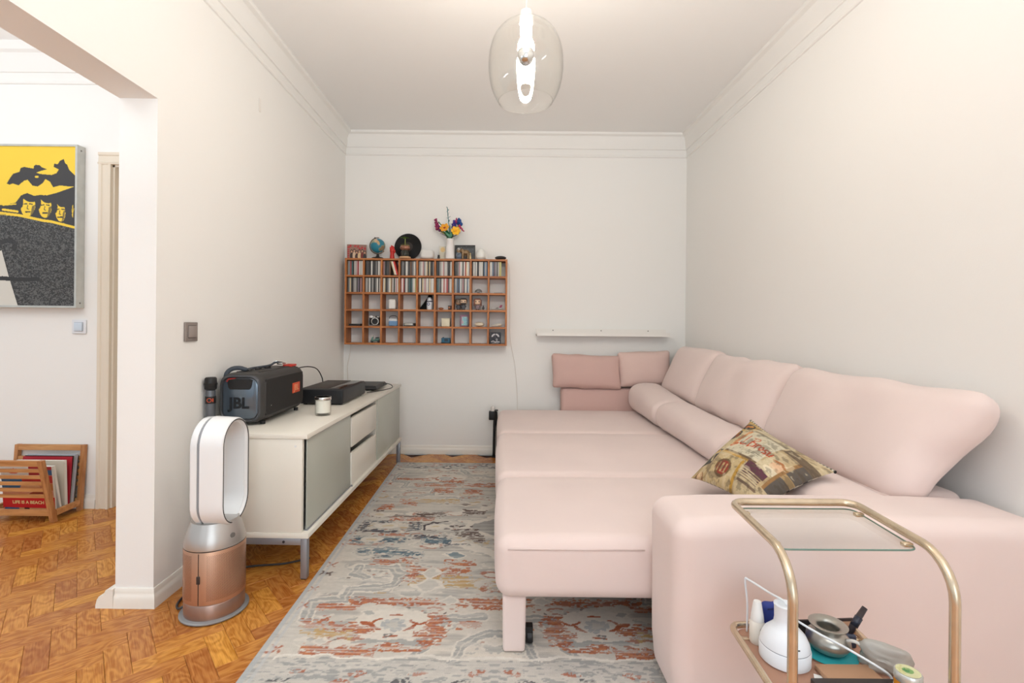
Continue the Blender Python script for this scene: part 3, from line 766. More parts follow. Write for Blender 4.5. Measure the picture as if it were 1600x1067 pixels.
    # pillow axes: x from T to R, y from the L-B side to the T-R side
    def surf(X, Y, s, k=1.0):
        e = np.abs(2 * X - 1); f = np.abs(2 * Y - 1)
        inx = .5 + (X - .5) * (1 - .10 * (1 - f ** 2)); iny = .5 + (Y - .5) * (1 - .10 * (1 - e ** 2))
        p = (Lc * ((1 - inx) * (1 - iny))[..., None] + Bc * (inx * (1 - iny))[..., None] + Tc * ((1 - inx) * iny)[..., None] + Rc * (inx * iny)[..., None])
        nrm = np.cross(Rc - Tc, Tc - Lc); nrm = nrm / np.linalg.norm(nrm)
        if nrm[2] < 0: nrm = -nrm
        t = .085 * (np.clip(1 - e ** 2.4, 0, 1) * np.clip(1 - f ** 2.4, 0, 1)) ** .62
        t = t + .006 * np.sin(9 * X + 4 * Y) * np.clip(1 - e, 0, 1) * np.clip(1 - f, 0, 1)
        q = p + nrm * (s * t * k)[..., None]
        return q[..., 0], q[..., 1], q[..., 2]
    root = thing('throw_pillow', 'throw pillow printed with vintage newspaper adverts, lying on the pink sofa', 'pillow')
    FAB = mat_print('printed_cotton', 0.9, 0.25, 500)
    print_sheet('front_cover', P, lambda X, Y: surf(X, Y, 1), FAB, root, flip=False)
    Q = Paint(0, 1, 0, 1, 60, 60, (226, 216, 198))
    Q.put(np.sin((Q.X + .25 * Q.Y) * 110) > 0, (34, 30, 30))
    print_sheet('back_cover', Q, lambda X, Y: surf(X, Y, -1, .6), FAB, root, flip=True, label='striped black and white back')
    # striped piping along the upper edge
    m = 64
    t = np.linspace(0, 1, m); ex = surf(t, np.ones(m), 1)
    pv = tube([(ex[0][i], ex[1][i], ex[2][i]) for i in range(m)], .006, 8)
    cc = np.array([lin((32, 28, 28)) if ((i // 8) // 1) % 2 else lin((226, 216, 198)) for i in range(len(pv[0]))])
    part('piping', pv, FAB, root, 180, cc, label='black and white striped piping')
pillow()

# ------------------------------------------------------------------ white sideboard
LACQ = mat('white_lacquer', (232, 226, 214), 0.3, bump=0.01, bscale=30)
STEEL = mat('grey_steel', (158, 160, 166), 0.4, 0.6)
sb = thing('sideboard', 'low white sideboard with frosted glass doors, drawers and grey steel legs', 'cabinet', (-0.868, 2.19, 0), math.radians(-1.15))
SD, SL = 0.47, 1.875        # depth, length; local x runs back from the front edge (negative), y along
Z0, Z1 = .187, .657
part('top_panel', rbox((-SD / 2, SL / 2, Z1 - .011), (SD, SL, .022), .002, 1), LACQ, sb, 30)
part('bottom_panel', rbox((-SD / 2 + .008, SL / 2, Z0 + .012), (SD, SL, .024), .002, 1), LACQ, sb, 30)
part('end_panel', rbox((-SD / 2 - .012, .014, (Z0 + Z1) / 2 + .001), (SD - .024, .02, Z1 - Z0 - .048), .001, 1), LACQ, sb, 30)
part('end_panel', rbox((-SD / 2 - .012, SL - .014, (Z0 + Z1) / 2 + .001), (SD - .024, .02, Z1 - Z0 - .048), .001, 1), LACQ, sb, 30)
part('back_panel', bx(-SD + .002, -SD + .008, .026, SL - .026, Z0 + .026, Z1 - .024), LACQ, sb)
part('partition', bx(-SD + .01, -.035, .632, .648, Z0 + .026, Z1 - .024), LACQ, sb)
part('partition', bx(-SD + .01, -.012, 1.158, 1.174, Z0 + .026, Z1 - .024), LACQ, sb)
part('inner_shelf', bx(-SD + .01, -.045, .026, .630, .395, .41), LACQ, sb)
FROST = mat('frosted_glass', (206, 208, 196), 0.30, trans=0.2, spec=0.5)
part('glass_door', rbox((-.018, .338, (Z0 + Z1) / 2), (.006, .600, Z1 - Z0 - .052), .001, 1), FROST, sb, 30, label='frosted glass sliding door at the near end')
part('glass_door', rbox((-.010, 1.518, (Z0 + Z1) / 2), (.006, .680, Z1 - Z0 - .052), .001, 1), FROST, sb, 30, label='frosted glass sliding door at the far end')
for zz0, zz1 in ((.438, .608), (.214, .400)):
    d = part('drawer', rbox((-.018, .900, (zz0 + zz1) / 2), (.018, .508, zz1 - zz0), .0015, 1), LACQ, sb, 30)
    part('drawer_box', join(bx(-SD + .03, -.028, .655, .667, zz0 + .012, zz1 - .035), bx(-SD + .03, -.028, 1.133, 1.145, zz0 + .012, zz1 - .035), bx(-SD + .03, -.028, .655, 1.145, zz0 + .006, zz0 + .014)), LACQ, d)
part('track', bx(-.024, -.006, .03, .64, Z1 - .026, Z1 - .0222), STEEL, sb); part('track', bx(-.022, -.008, .03, .64, Z0 + .024, Z0 + .028), STEEL, sb)
part('hinge_strip', bx(-.03, -.024, .026, .034, Z0 + .03, Z1 - .03), BLACK, sb)
part('door_stop', cyl((-.006, .640, Z0 + .024), .006, .008, 10), STEEL, sb, 40)
for y in (.018, SL - .018):
    part('leg_frame', join(rbox((-SD / 2, y, Z0 - .0165), (SD - .028, .028, .031), .003, 1)), STEEL, sb, 30)
for x in (-.014, -SD + .014):
    for y in (.018, SL - .018):
        l = part('leg', rbox((x, y, (Z0 + .003) / 2), (.030, .030, Z0 - .005), .003, 1), STEEL, sb, 30)
        part('foot_cap', bx(x - .012, x + .012, y - .012, y + .012, .001, .003), BLACK, l)
part('screw', xf(cyl((0, 0, 0), .006, .003, 12), Matrix.Translation((-.105, .004, Z0 - .0165)) @ rot('X', 90)), mat('dark_metal', (80, 80, 82), .4, .8), sb, 40)
part('screw_cap', xf(cyl((0, 0, 0), .005, .002, 12), Matrix.Translation((-.055, .004, Z1 - .055)) @ rot('X', 90)), WHITE, sb, 40)
# what shows in the open gap at the near end of the sideboard
for k, (z, h, c) in enumerate(((.412, .12, (150, 120, 84)), (.213, .08, (60, 110, 112)), (.213, .14, (40, 38, 36)))):
    o = part('book', rbox((-.11 - .03 * k, .06 + .03 * k, z + h / 2), (.13, .022, h), .002, 1), mat('book_' + str(k), c, .6), None, 30)
    o.matrix_world = sb.matrix_basis.copy()
    tag(o, ['tan book standing in the gap on the sideboard shelf', 'teal book low in the gap beside the glass door', 'black book low in the gap of the sideboard'][k], 'book', 'books inside the sideboard')

# ------------------------------------------------------------------ tower air purifier
def mat_perforated():
    m = mat('copper_mesh', (190, 140, 110), 0.38, 0.8); nt = m.node_tree; L = nt.links; b = nt.nodes['Principled BSDF']
    tc = nt.nodes.new('ShaderNodeTexCoord'); sep = nt.nodes.new('ShaderNodeSeparateXYZ'); L.new(tc.outputs['Object'], sep.inputs[0])
    at = nt.nodes.new('ShaderNodeMath'); at.operation = 'ARCTAN2'; L.new(sep.outputs['Y'], at.inputs[0]); L.new(sep.outputs['X'], at.inputs[1])
    def mth(op, a, v=None):
        n = nt.nodes.new('ShaderNodeMath'); n.operation = op
        L.new(a, n.inputs[0])
        if v is not None:
            if isinstance(v, (int, float)): n.inputs[1].default_value = v
            else: L.new(v, n.inputs[1])
        return n.outputs[0]
    a = mth('MULTIPLY', at.outputs[0], 110.0 / 6.2 * 1.0)      # arc in units of the hole pitch
    z = mth('MULTIPLY', sep.outputs['Z'], 165.0)
    p = mth('ADD', a, z); q = mth('SUBTRACT', a, z)             # diagonal lattice of holes
    fp = mth('PINGPONG', p, 0.5); fq = mth('PINGPONG', q, 0.5)
    d = mth('ADD', mth('POWER', fp, 2.0), mth('POWER', fq, 2.0))
    hole = mth('LESS_THAN', d, 0.075)
    # holes only on the two grilles, not beside the seam nor at the rims
    zi = mth('MULTIPLY', mth('GREATER_THAN', sep.outputs['Z'], 0.088), mth('LESS_THAN', sep.outputs['Z'], 0.262))
    seam = mth('ABSOLUTE', mth('ADD', at.outputs[0], SEAM))
    gr = mth('GREATER_THAN', seam, 0.26)
    hole = mth('MULTIPLY', hole, mth('MULTIPLY', zi, gr))
    mx = nt.nodes.new('ShaderNodeMix'); mx.data_type = 'RGBA'; L.new(hole, mx.inputs[0])
    mx.inputs[6].default_value = lin4((194, 152, 126)); mx.inputs[7].default_value = lin4((66, 44, 34))
    L.new(mx.outputs[2], b.inputs['Base Color'])
    return m
SEAM = 1.571                   # the seam between the two shells faces the camera, left of centre
fan = thing('air_purifier', 'white and copper tower air purifier with an oval loop, by the left wall', 'fan', (-1.148, 1.968, 0))
SILV = mat('brushed_nickel', (190, 186, 182), 0.32, 0.75)
NICK = mat('rose_nickel', (164, 138, 126), 0.3, 0.8)
GLW = mat('gloss_white', (236, 236, 236), 0.16, coat=.3)
part('base_plate', lathe([(0, .001), (.118, .001), (.124, .005), (.124, .009), (.118, .013), (0, .013)], 64), mat('base_grey', (150, 152, 154), .35, .5), fan, 40)
part('base_ring', lathe([(.1085, .012), (.1085, .066), (.106, .070), (0, .070)], 64, cap=False), NICK, fan, 40)
part('filter_shell', lathe([(.104, .071), (.1105, .073), (.1105, .272), (.108, .276), (0, .276)], 64, cap=False), mat_perforated(), fan, 40)
V, F = lathe([(.1105, .279), (.1110, .286), (.1020, .322), (.092, .352), (.085, .372), (.02, .376), (0, .376)], 64, cap=False)
V = np.array(V)
m_ = V[:, 2] > .33; V[m_, 2] -= .75 * np.clip(np.abs(V[m_, 0]) - .03, 0, 1) * 0 + 0.0
part('head', (V, F), SILV, fan, 50)
part('dark_joint', lathe([(.107, .274), (.1105, .276), (.1105, .2795), (.107, .281)], 64, cap=False), BLACK, fan, 50)
sx, sy = math.cos(-SEAM), math.sin(-SEAM)
part('seam', xf(bx(.1090, .1112, -.0013, .0013, .075, .272), rot('Z', math.degrees(-SEAM))), BLACK, fan)
lt = part('latch', xf(rbox((.1118, 0, .172), (.004, .013, .030), .0019, 2), rot('Z', math.degrees(-SEAM))), mat('latch_grey', (66, 58, 56), .3, .3), fan, 50)
part('sensor', xf(xf(cyl((0, 0, 0), .010, .003, 20), rot('Y', 90)), rot('Z', -25) @ Matrix.Translation((.102, 0, .318))), mat('sensor_grey', (120, 118, 116), .3, .3), fan, 40)
def stadium(hw, hh, n=20):
    """Outline in (y, z): straight sides, round ends."""
    pts = []
    for k in range(n + 1): a = PI * k / n; pts.append((hw * math.cos(a), hh - hw + hw * math.sin(a)))
    for k in range(n + 1): a = PI + PI * k / n; pts.append((hw * math.cos(a), -(hh - hw) + hw * math.sin(a)))
    return pts
def loop_band(prof, cz):
    """prof: list of (x, inset) closed section swept round the stadium."""
    V, F = [], []; n = None
    for x, ins in prof:
        s = stadium(.104 - ins, .217 - ins); n = len(s)
        V += [(x, y, cz + z) for y, z in s]
    m = len(prof)
    for k in range(m):
        l = (k + 1) % m
        for i in range(n):
            j = (i + 1) % n
            F.append((k * n + i, k * n + j, l * n + j, l * n + i))
    return np.array(V), F
CZ = .562
part('loop', loop_band([(-.004, .0), (.076, .004), (.082, .008), (.083, .012), (.080, .016), (-.002, .030), (-.004, .026)], CZ), GLW, fan, 45)
part('loop', loop_band([(-.048, .016), (-.044, .006), (-.036, .002), (-.016, .002), (-.016, .028), (-.044, .034), (-.048, .030)], CZ), GLW, fan, 45, label='rear white ring of the loop')
part('loop_groove', loop_band([(-.018, .006), (-.002, .006), (-.002, .027), (-.018, .027)], CZ), mat('groove_grey', (150, 152, 156), .4), fan, 45)
part('loop_edge', loop_band([(.0815, .0085), (.0838, .0105), (.0838, .0125), (.0815, .0145)], CZ), DKGREY, fan, 45)
part('diffuser', loop_band([(-.046, .033), (-.040, .0338), (.070, .0220), (.070, .0180), (-.046, .0305)], CZ), mat('diffuser_grey', (230, 232, 233), .3), fan, 45)
part('power_cord', tube(spline([(-.100, .0, .03), (-.135, -.015, .008), (-.165, .02, .007), (-.175, .09, .007), (-.165, .20, .007), (-.05, .32, .007), (.12, .36, .007), (.22, .42, .007)], 8), .0045, 8), DKGREY, fan, 180)

# ------------------------------------------------------------------ things on the sideboard
ZT = .6575
def rr(hw, hh, r, n=8):
    pts = []
    for cx, cy, a0 in ((hw - r, hh - r, 0), (-hw + r, hh - r, 90), (-hw + r, -hh + r, 180), (hw - r, -hh + r, 270)):
        for k in range(n + 1):
            a = math.radians(a0 + 90 * k / n); pts.append((cx + r * math.cos(a), cy + r * math.sin(a)))
    return pts
def loft(rings):
    V, F = [], []; n = len(rings[0])
    for r in rings: V += list(r)
    for k in range(len(rings) - 1):
        for i in range(n):
            j = (i + 1) % n; F.append((k * n + i, k * n + j, (k + 1) * n + j, (k + 1) * n + i))
    F.append(tuple(range(n))[::-1]); F.append(tuple((len(rings) - 1) * n + i for i in range(n)))
    return np.array(V, float), F
spk = thing('speaker', 'black portable party speaker lying along the near end of the sideboard', 'speaker', (-1.262, 2.36, ZT + .010), math.radians(-.6))
GRILL = mat('grille_cloth', (38, 36, 35), .85, bump=.3, bscale=900)
BODY = mat('speaker_body', (58, 56, 55), .6, bump=.05, bscale=500)
SH, SWD, SLN = .122, .106, .49
secs = []
for y, k, r in ((0, .93, .05), (.006, .97, .052), (.025, 1, .056), (SLN - .03, 1, .056), (SLN - .008, .965, .054), (SLN, .88, .048)):
    secs.append([(x, y, SH + z) for x, z in rr(SWD * k, SH * k, r)])
part('body', loft(secs), BODY, spk, 50)
# near end: bright rim, glossy recessed cover with a dark hand hole
def ring_band(prof):
    V, F = [], []; n = None
    for y, k, r in prof:
        s = rr(SWD * k, SH * k, r); n = len(s); V += [(x, y, SH + z) for x, z in s]
    m = len(prof)
    for a in range(m):
        b = (a + 1) % m
        for i in range(n):
            j = (i + 1) % n; F.append((a * n + i, a * n + j, b * n + j, b * n + i))
    return np.array(V), F
part('end_rim', ring_band([(.001, .93, .050), (-.007, .90, .049), (-.008, .86, .047), (-.002, .83, .045), (.004, .83, .045)]), mat('rim_grey', (74, 76, 80), .3, .2), spk, 60)
GLOSS = mat('gloss_slate', (96, 108, 120), .16, .45, coat=.5)
pl = rr(SWD * .80, SH * .80, .040)
part('end_cover', loft([[(x, .0, SH + z) for x, z in pl], [(x * .93, -.0035, SH + z * .93) for x, z in pl]][::-1]), GLOSS, spk, 40)
part('hand_hole', prism([(x, SH + z) for x, z in ((-.062, .090), (-.055, .055), (-.046, .045), (.046, .045), (.055, .055), (.062, .090), (.05, .096), (-.05, .096))], -.0085, -.0005, 'Y'), BLACK, spk)
part('red_edge', prism([(x, SH + z) for x, z in ((-.066, .084), (-.055, .098), (-.02, .1010), (-.02, .097), (-.052, .092), (-.060, .080))], -.0092, -.003, 'Y'), mat('red_plastic', (150, 40, 38), .4), spk)
ML = frame((-.004, -.0042, SH - .024), (1, 0, 0), (0, 0, 1), (0, -1, 0))
text_mesh('embossed_letters', 'JBL', .074, mat('gloss_dark', (34, 38, 43), .12, .4), spk, ML, .003, bold=.002)
part('grille', xf(rbox((0, 0, 0), (.006, .43, .178), .0029, 2), Matrix.Translation((SWD - .0005, .250, SH))), GRILL, spk, 50)
part('grille_frame', join(*[tube([(SWD - .001, y, z) for y, z in [(SLN / 2 + .005 + a, SH + b) for a, b in rr(.216, .090, .03)]], .004, 6, True)]), BODY, spk, 180)
MG = frame((SWD + .0030, .375, SH + .008), (0, 1, 0), (0, 0, 1), (1, 0, 0))
lg = part('logo_badge', xf(rbox((0, 0, 0), (.092, .056, .004), .001, 1), MG), mat('badge_orange', (206, 78, 44), .5), spk, 40)
text_mesh('logo_letters', 'JBL', .046, mat('badge_light', (226, 150, 110), .5), lg, frame((SWD + .0052, .375, SH + .008), (0, 1, 0), (0, 0, 1), (1, 0, 0)), .0006, bold=.0012)
part('status_light', xf(cyl((0, 0, 0), .003, .002, 10), Matrix.Translation((SWD + .0025, .085, SH - .045)) @ rot('Y', 90)), CHROME, spk, 40)
part('top_panel', rbox((0, .235, 2 * SH - .001), (.12, .33, .006), .002, 1), BLACK, spk, 40)
for k in range(5): part('knob', cyl((-.02 + .012 * (k % 2), .12 + .05 * k, 2 * SH + .001), .011, .012, 14, .002), DKGREY, spk, 40)
part('strap', tube(spline([(-.098, .04, 2 * SH - .05), (-.098, .055, 2 * SH - .005), (-.078, .07, 2 * SH + .016), (-.048, .085, 2 * SH + .018), (-.028, .10, 2 * SH + .010), (-.02, .16, 2 * SH + .012), (-.005, .30, 2 * SH + .014), (.0, .36, 2 * SH + .026), (.02, .42, 2 * SH + .016)], 8), [.011] * 33 + [.006] * 32, 8), mat('webbing', (70, 76, 84), .8), spk, 180, label='grey carrying strap')
part('buckle', join(rbox((.02, .385, 2 * SH + .018), (.03, .05, .01), .003, 1), tube(spline([(-.015, .36, 2 * SH + .026), (.01, .37, 2 * SH + .034), (.04, .40, 2 * SH + .020)], 5), .003, 6)), CHROME, spk, 40)
part('tag', rbox((.045, .435, 2 * SH + .004), (.05, .07, .012), .003, 1), mat('tag_red', (196, 58, 46), .6), spk, 40, label='red rubber tag on top')
for x in (-.075, .085):
    for y in (.05, SLN - .06): part('foot', cyl((x, y, -.009), .012, .016, 12), BLACK, spk, 40)

mic = thing('microphone', 'black and grey wireless microphone standing between the wall and the speaker', 'microphone', (-1.3705, 2.30, ZT))
part('handle', lathe([(0, 0), (.019, 0), (.021, .006), (.020, .175), (.019, .18)], 24), mat('mic_grey', (104, 108, 114), .35, .5), mic, 40)
part('head', lathe([(.019, .18), (.026, .187), (.0275, .205), (.0285, .207), (.0285, .213), (.0265, .215), (.0255, .235), (.021, .241), (0, .242)], 24), BLACK, mic, 40)
part('control_band', cyl((0, 0, .118), .0222, .034, 24), BLACK, mic, 40)
part('button_ring', xf(tube([(.009 * math.cos(a), .009 * math.sin(a), 0) for a in np.linspace(0, 2 * PI, 16)[:-1]], .0012, 6, True), frame((.006, -.0215, .135), (1, .25, 0), (0, 0, 1), (0, -1, 0))), mat('mark_orange', (214, 88, 50), .5), mic, 180)
part('mark', xf(bx(-.002, .002, -.008, .008, 0, .001), frame((.0185, -.0135, .135), (.6, .8, 0), (0, 0, 1), (.8, -.6, 0))), mat('mark_orange', (214, 88, 50)), mic)

mb = thing('media_box', 'large flat black media box on the sideboard behind the candle', 'electronics', (-1.10, 2.975, ZT), math.radians(-1.0))
SATB = mat('satin_black', (30, 31, 34), .4, bump=.02, bscale=400)
part('case', rbox((0, .23, .052), (.275, .46, .090), .010, 3, (1, 1, 1)), SATB, mb, 40)
part('top_panel', rbox((-.045, .24, .0975), (.165, .43, .004), .0015, 1), mat('warm_black', (58, 52, 49), .55), mb, 40)
part('gloss_panel', rbox((.080, .24, .0973), (.07, .42, .0035), .0015, 1), mat('gloss_black', (34, 27, 26), .12), mb, 40)
for x in (-.11, .11):
    for y in (.04, .42): part('foot', cyl((x, y, 0), .012, .008, 12), BLACK, mb, 40)
rt = thing('router', 'thin dark slab-like device with sloped sides at the far end of the sideboard', 'electronics', (-1.02, 3.60, ZT), math.radians(-1.0))
part('case', loft([[(x, y, .006) for x, y in ((-.14, .02), (.085, .02), (.085, .27), (-.14, .27))], [(x, y, .016) for x, y in ((-.165, -.005), (.108, -.005), (.108, .295), (-.165, .295))], [(x, y, .040) for x, y in ((-.15, .01), (.092, .01), (.092, .28), (-.15, .28))]]), SATB, rt)
part('emblem', cyl((-.03, .14, .040), .012, .0015, 16), mat('warm_black', (58, 52, 49)), rt, 40)
for x in (-.11, .06):
    for y in (.05, .24): part('foot', cyl((x, y, 0), .010, .008, 10), BLACK, rt, 40)
c = part('power_cable', tube(spline([(-.925, 3.80, ZT + .028), (-.90, 3.81, ZT + .034), (-.865, 3.83, ZT + .022), (-.845, 3.80, ZT + .006), (-.86, 3.70, ZT + .004), (-.895, 3.61, ZT + .004), (-.93, 3.545, ZT + .004), (-.96, 3.50, ZT + .004)], 8), .0028, 8), BLACK, None, 180)
tag(c, 'thin black cable looping off the thin device at the end of the sideboard', 'cable')
c = part('signal_cable', tube(spline([(-1.31, 2.90, ZT + .10), (-1.335, 3.02, ZT + .165), (-1.33, 3.22, ZT + .205), (-1.29, 3.38, ZT + .19), (-1.265, 3.44, ZT + .12), (-1.262, 3.455, ZT + .05), (-1.262, 3.46, ZT + .004)], 8), .0035, 8), BLACK, None, 180)
tag(c, 'black cable arching up behind the large black media box', 'cable')
c = part('short_cable', tube(spline([(-1.24, 3.47, ZT + .01), (-1.20, 3.53, ZT + .065), (-1.15, 3.57, ZT + .055), (-1.13, 3.585, ZT + .01)], 8), .0028, 8), BLACK, None, 180)
tag(c, 'short black cable bridging the two black devices', 'cable')

def mat_glass(name, col=(240, 248, 246), rough=0.0):
    """Thin clear glass that lets light through to what is behind and inside."""
    if name in _mats: return _mats[name]
    m = bpy.data.materials.new(name); m.use_nodes = True; nt = m.node_tree; L = nt.links
    nt.nodes.remove(nt.nodes['Principled BSDF']); out = nt.nodes['Material Output']
    t = nt.nodes.new('ShaderNodeBsdfTransparent'); t.inputs[0].default_value = lin4(col)
    g = nt.nodes.new('ShaderNodeBsdfGlossy'); g.inputs['Roughness'].default_value = rough
    f = nt.nodes.new('ShaderNodeFresnel'); ge = nt.nodes.new('ShaderNodeNewGeometry')
    mr = nt.nodes.new('ShaderNodeMapRange'); mr.inputs[3].default_value = 1.45; mr.inputs[4].default_value = 1 / 1.45   # same glass seen from either face
    L.new(ge.outputs['Backfacing'], mr.inputs[0]); L.new(mr.outputs[0], f.inputs[0])
    mx = nt.nodes.new('ShaderNodeMixShader'); L.new(f.outputs[0], mx.inputs[0]); L.new(t.outputs[0], mx.inputs[1]); L.new(g.outputs[0], mx.inputs[2])
    L.new(mx.outputs[0], out.inputs['Surface'])
    _mats[name] = m; return m
cd = thing('candle', 'white candle in a clear glass with a silver band, on the sideboard edge', 'candle', (-.968, 2.655, ZT))
part('glass', lathe([(0, .001), (.038, .001), (.041, .004), (.042, .012), (.042, .098), (.0405, .098), (.040, .014), (.036, .011), (0, .011)], 40), mat_glass('clear_glass', (253, 253, 252)), cd, 40)
part('wax', lathe([(0, .013), (.0385, .015), (.0385, .083), (0, .081)], 40), mat('wax', (244, 240, 230), .5), cd, 40)
part('band', lathe([(.0424, .084), (.0432, .085), (.0432, .099), (.0424, .100), (.0405, .100), (.0405, .084)], 40), CHROME, cd, 40)
part('wick', cyl((0, 0, .081), .001, .007, 6), BLACK, cd)

# ------------------------------------------------------------------ light switches
def switch(name, M, m, label):
    o = thing(name, label, 'light switch'); o.matrix_world = M
    p = part('plate', rbox((0, 0, .005), (.086, .086, .010), .003, 2), m[0], o, 40)
    V, F = rbox((0, 0, .0125), (.052, .052, .010), .002, 1); V[:, 2] += .002 * V[:, 0] / .026
    part('rocker', (V, F), m[1], o, 40)
    part('gap', join(bx(-.0285, .0285, -.0285, .0285, .0095, .0103)), m[2], o)
    return o
gsw = (mat('taupe_plastic', (142, 132, 126), .4, .1), mat('taupe_rocker', (152, 142, 136), .4, .1), mat('taupe_gap', (96, 88, 84), .6))
switch('light_switch', frame((XL + .0005, 2.190, 1.115), (0, 1, 0), (0, 0, 1), (1, 0, 0)), gsw, 'taupe square light switch on the left living room wall')
wsw = (mat('switch_white', (226, 228, 232), .35), mat('switch_rocker', (206, 218, 230), .35), mat('switch_gap', (170, 174, 180), .6))
switch('light_switch', frame((-2.612, YH - .0005, 1.123), (1, 0, 0), (0, 0, 1), (0, -1, 0)), wsw, 'white square light switch under the framed yellow picture')
o = part('wall_mark', rbox((XL + .0025, 2.80, 2.41), (.003, .02, .075), .001, 1), mat('cover_white', (236, 232, 226), .5), None, 30)
tag(o, 'narrow white cover plate high on the left wall', 'cover plate')

# ------------------------------------------------------------------ wall shelf of 45 cubbies
SX0, SX1, SZ0, SZ1 = -1.352, .050, .976, 1.722
SYF, SYB = YB - .150, YB - .002
WD = mat_wood('cherry_board', (150, 86, 40), (196, 124, 66), 'X', 5, 12, .5)
WDV = mat_wood('cherry_upright', (152, 88, 42), (198, 126, 68), 'Z', 5, 12, .5)
sh = thing('wall_shelf', 'wooden wall shelf of 45 square cubbies holding compact discs and trinkets', 'shelf', (0, 0, 0))
TH = .0155
NC, NR = 9, 5
PX = (SX1 - SX0 - TH) / NC; PZ = (SZ1 - SZ0 - TH) / NR
def cell(c, r):
    """Inner box of a cubby, rows counted from the top."""
    x0 = SX0 + TH + c * PX; z1 = SZ1 - TH - r * PZ
    return x0, x0 + PX - TH, z1 - PZ + TH, z1
part('top_board', bx(SX0, SX1, SYF, SYB, SZ1 - TH, SZ1), WD, sh)
part('bottom_board', bx(SX0, SX1, SYF, SYB, SZ0, SZ0 + TH), WD, sh)
for x in (SX0, SX1 - TH): part('side_panel', bx(x, x + TH, SYF, SYB, SZ0 + TH, SZ1 - TH), WDV, sh)
for k in range(1, NR): z = SZ1 - TH - k * PZ; part('shelf_board', bx(SX0 + TH, SX1 - TH, SYF + .002, SYB, z, z + TH), WD, sh)
for k in range(1, NC):
    x = SX0 + k * PX
    for r in range(NR):
        _, _, z0, z1 = cell(0, r)
        part('divider', bx(x, x + TH, SYF + .001, SYB, z0, z1), WDV, sh)

# compact discs, one object each
CDC = {'black': (44, 43, 44), 'charcoal': (82, 79, 78), 'grey': (142, 140, 138), 'silver': (188, 184, 178), 'white': (228, 225, 218), 'cream': (216, 196, 158), 'red': (166, 70, 68), 'pink': (192, 146, 146), 'blue': (98, 118, 142), 'teal': (74, 108, 110), 'yellow': (194, 186, 124), 'mauve': (132, 118, 134), 'brown': (116, 84, 64)}
CDM = {k: mat('disc_spine_' + k, v, .35) for k, v in CDC.items()}
ORD = ['first', 'second', 'third', 'fourth', 'fifth', 'sixth', 'seventh', 'eighth', 'ninth']
PAL = {(0, 0): 'grey grey red teal black silver silver pink red white silver white', (1, 0): 'black charcoal charcoal black charcoal white charcoal black charcoal grey charcoal white silver',
       (2, 0): 'pink charcoal black charcoal charcoal brown', (3, 0): 'charcoal grey charcoal black white silver black charcoal brown charcoal grey white grey',
       (4, 0): 'grey silver white pink grey white cream black cream charcoal black grey', (5, 0): 'charcoal black grey silver white pink silver white grey black charcoal white',
       (6, 0): 'black charcoal charcoal grey pink white silver black white red cream white silver', (7, 0): 'charcoal white grey white black charcoal white silver white black blue silver blue',
       (8, 0): 'white silver blue charcoal mauve grey charcoal silver yellow yellow', (0, 1): 'charcoal grey cream charcoal black grey silver grey charcoal mauve black pink charcoal',
       (1, 1): 'grey silver charcoal white grey charcoal silver black charcoal grey white black silver', (2, 1): 'white cream black charcoal grey white cream brown white black silver pink white',
       (3, 1): 'pink white red black white silver charcoal teal black teal silver white yellow', (4, 1): 'silver white black cream silver pink silver white grey cream silver white white',
       (5, 1): 'charcoal teal grey black silver white red white pink red charcoal silver white', (6, 1): 'grey silver blue charcoal blue white grey pink charcoal white silver blue white'}
PALM = {}
CDG = box((0, 0, 0), (.0096, .130, .124))
cd_mesh = {}
for k in CDC: cd_mesh[k] = mesh_of('compact_disc', rbox((0, 0, 0), (.0096, .130, .124), .0008, 1), CDM[k], 30)
for (c, r), cols in PAL.items():
    x0, x1, z0, z1 = cell(c, r)
    cl = cols.split(); x = x0 + .004; seen_n = {}
    step = min((x1 - x0 - .008) / len(cl), .0111) if len(cl) > 9 else .0104
    if c == 8: step = .0098
    for k, nm in enumerate(cl):
        o = bpy.data.objects.new('compact_disc', cd_mesh[nm]); COL.objects.link(o)
        o.location = (x + step / 2, SYF + .012 + .065 + rnd.uniform(0, .006), z0 + .0622)
        x += step
        where = ORD[c] + ' cubby, ' + ('top' if r == 0 else 'second') + ' shelf row'
        nn = cl.count(nm); seen_n[nm] = seen_n.get(nm, 0) + 1
        which = nm + ' spine compact disc' if nn == 1 else ORD[seen_n[nm] - 1] + f' of the {nm} spine compact discs'
        tag(o, f'{which}, {where}', 'compact disc', f'{nm} discs in {ORD[c]} cubby of row {r + 1}' if nn > 1 else None)
# discs leaning in the third cubby of the top row
x0, x1, z0, z1 = cell(2, 0)
for k, (nm, dx, th, wdt, lb) in enumerate((('cream', .0890, 16, 1, 'cream spine compact disc starting to lean, third cubby, top shelf row'), ('white', .0992, 16, 1, 'white spine compact disc leaning left, third cubby, top shelf row'), ('red', .1112, 16, 1.3, 'red spine compact disc leaning steeply, third cubby, top shelf row'))):
    o = part('compact_disc', rbox((0, 0, 0), (.0096 * wdt, .130, .122), .0008, 1), CDM[nm] if nm != 'red' else mat('bright_red', (214, 62, 50), .4), None, 30)
    o.location = (x0 + dx, SYF + .078, z0 + .0640); o.rotation_euler = (0, math.radians(-th), 0)
    tag(o, lb, 'compact disc')

# ------------------------------------------------------------------ on top of the wall shelf
ZS = SZ1 + .0006
YT = SYF + .055
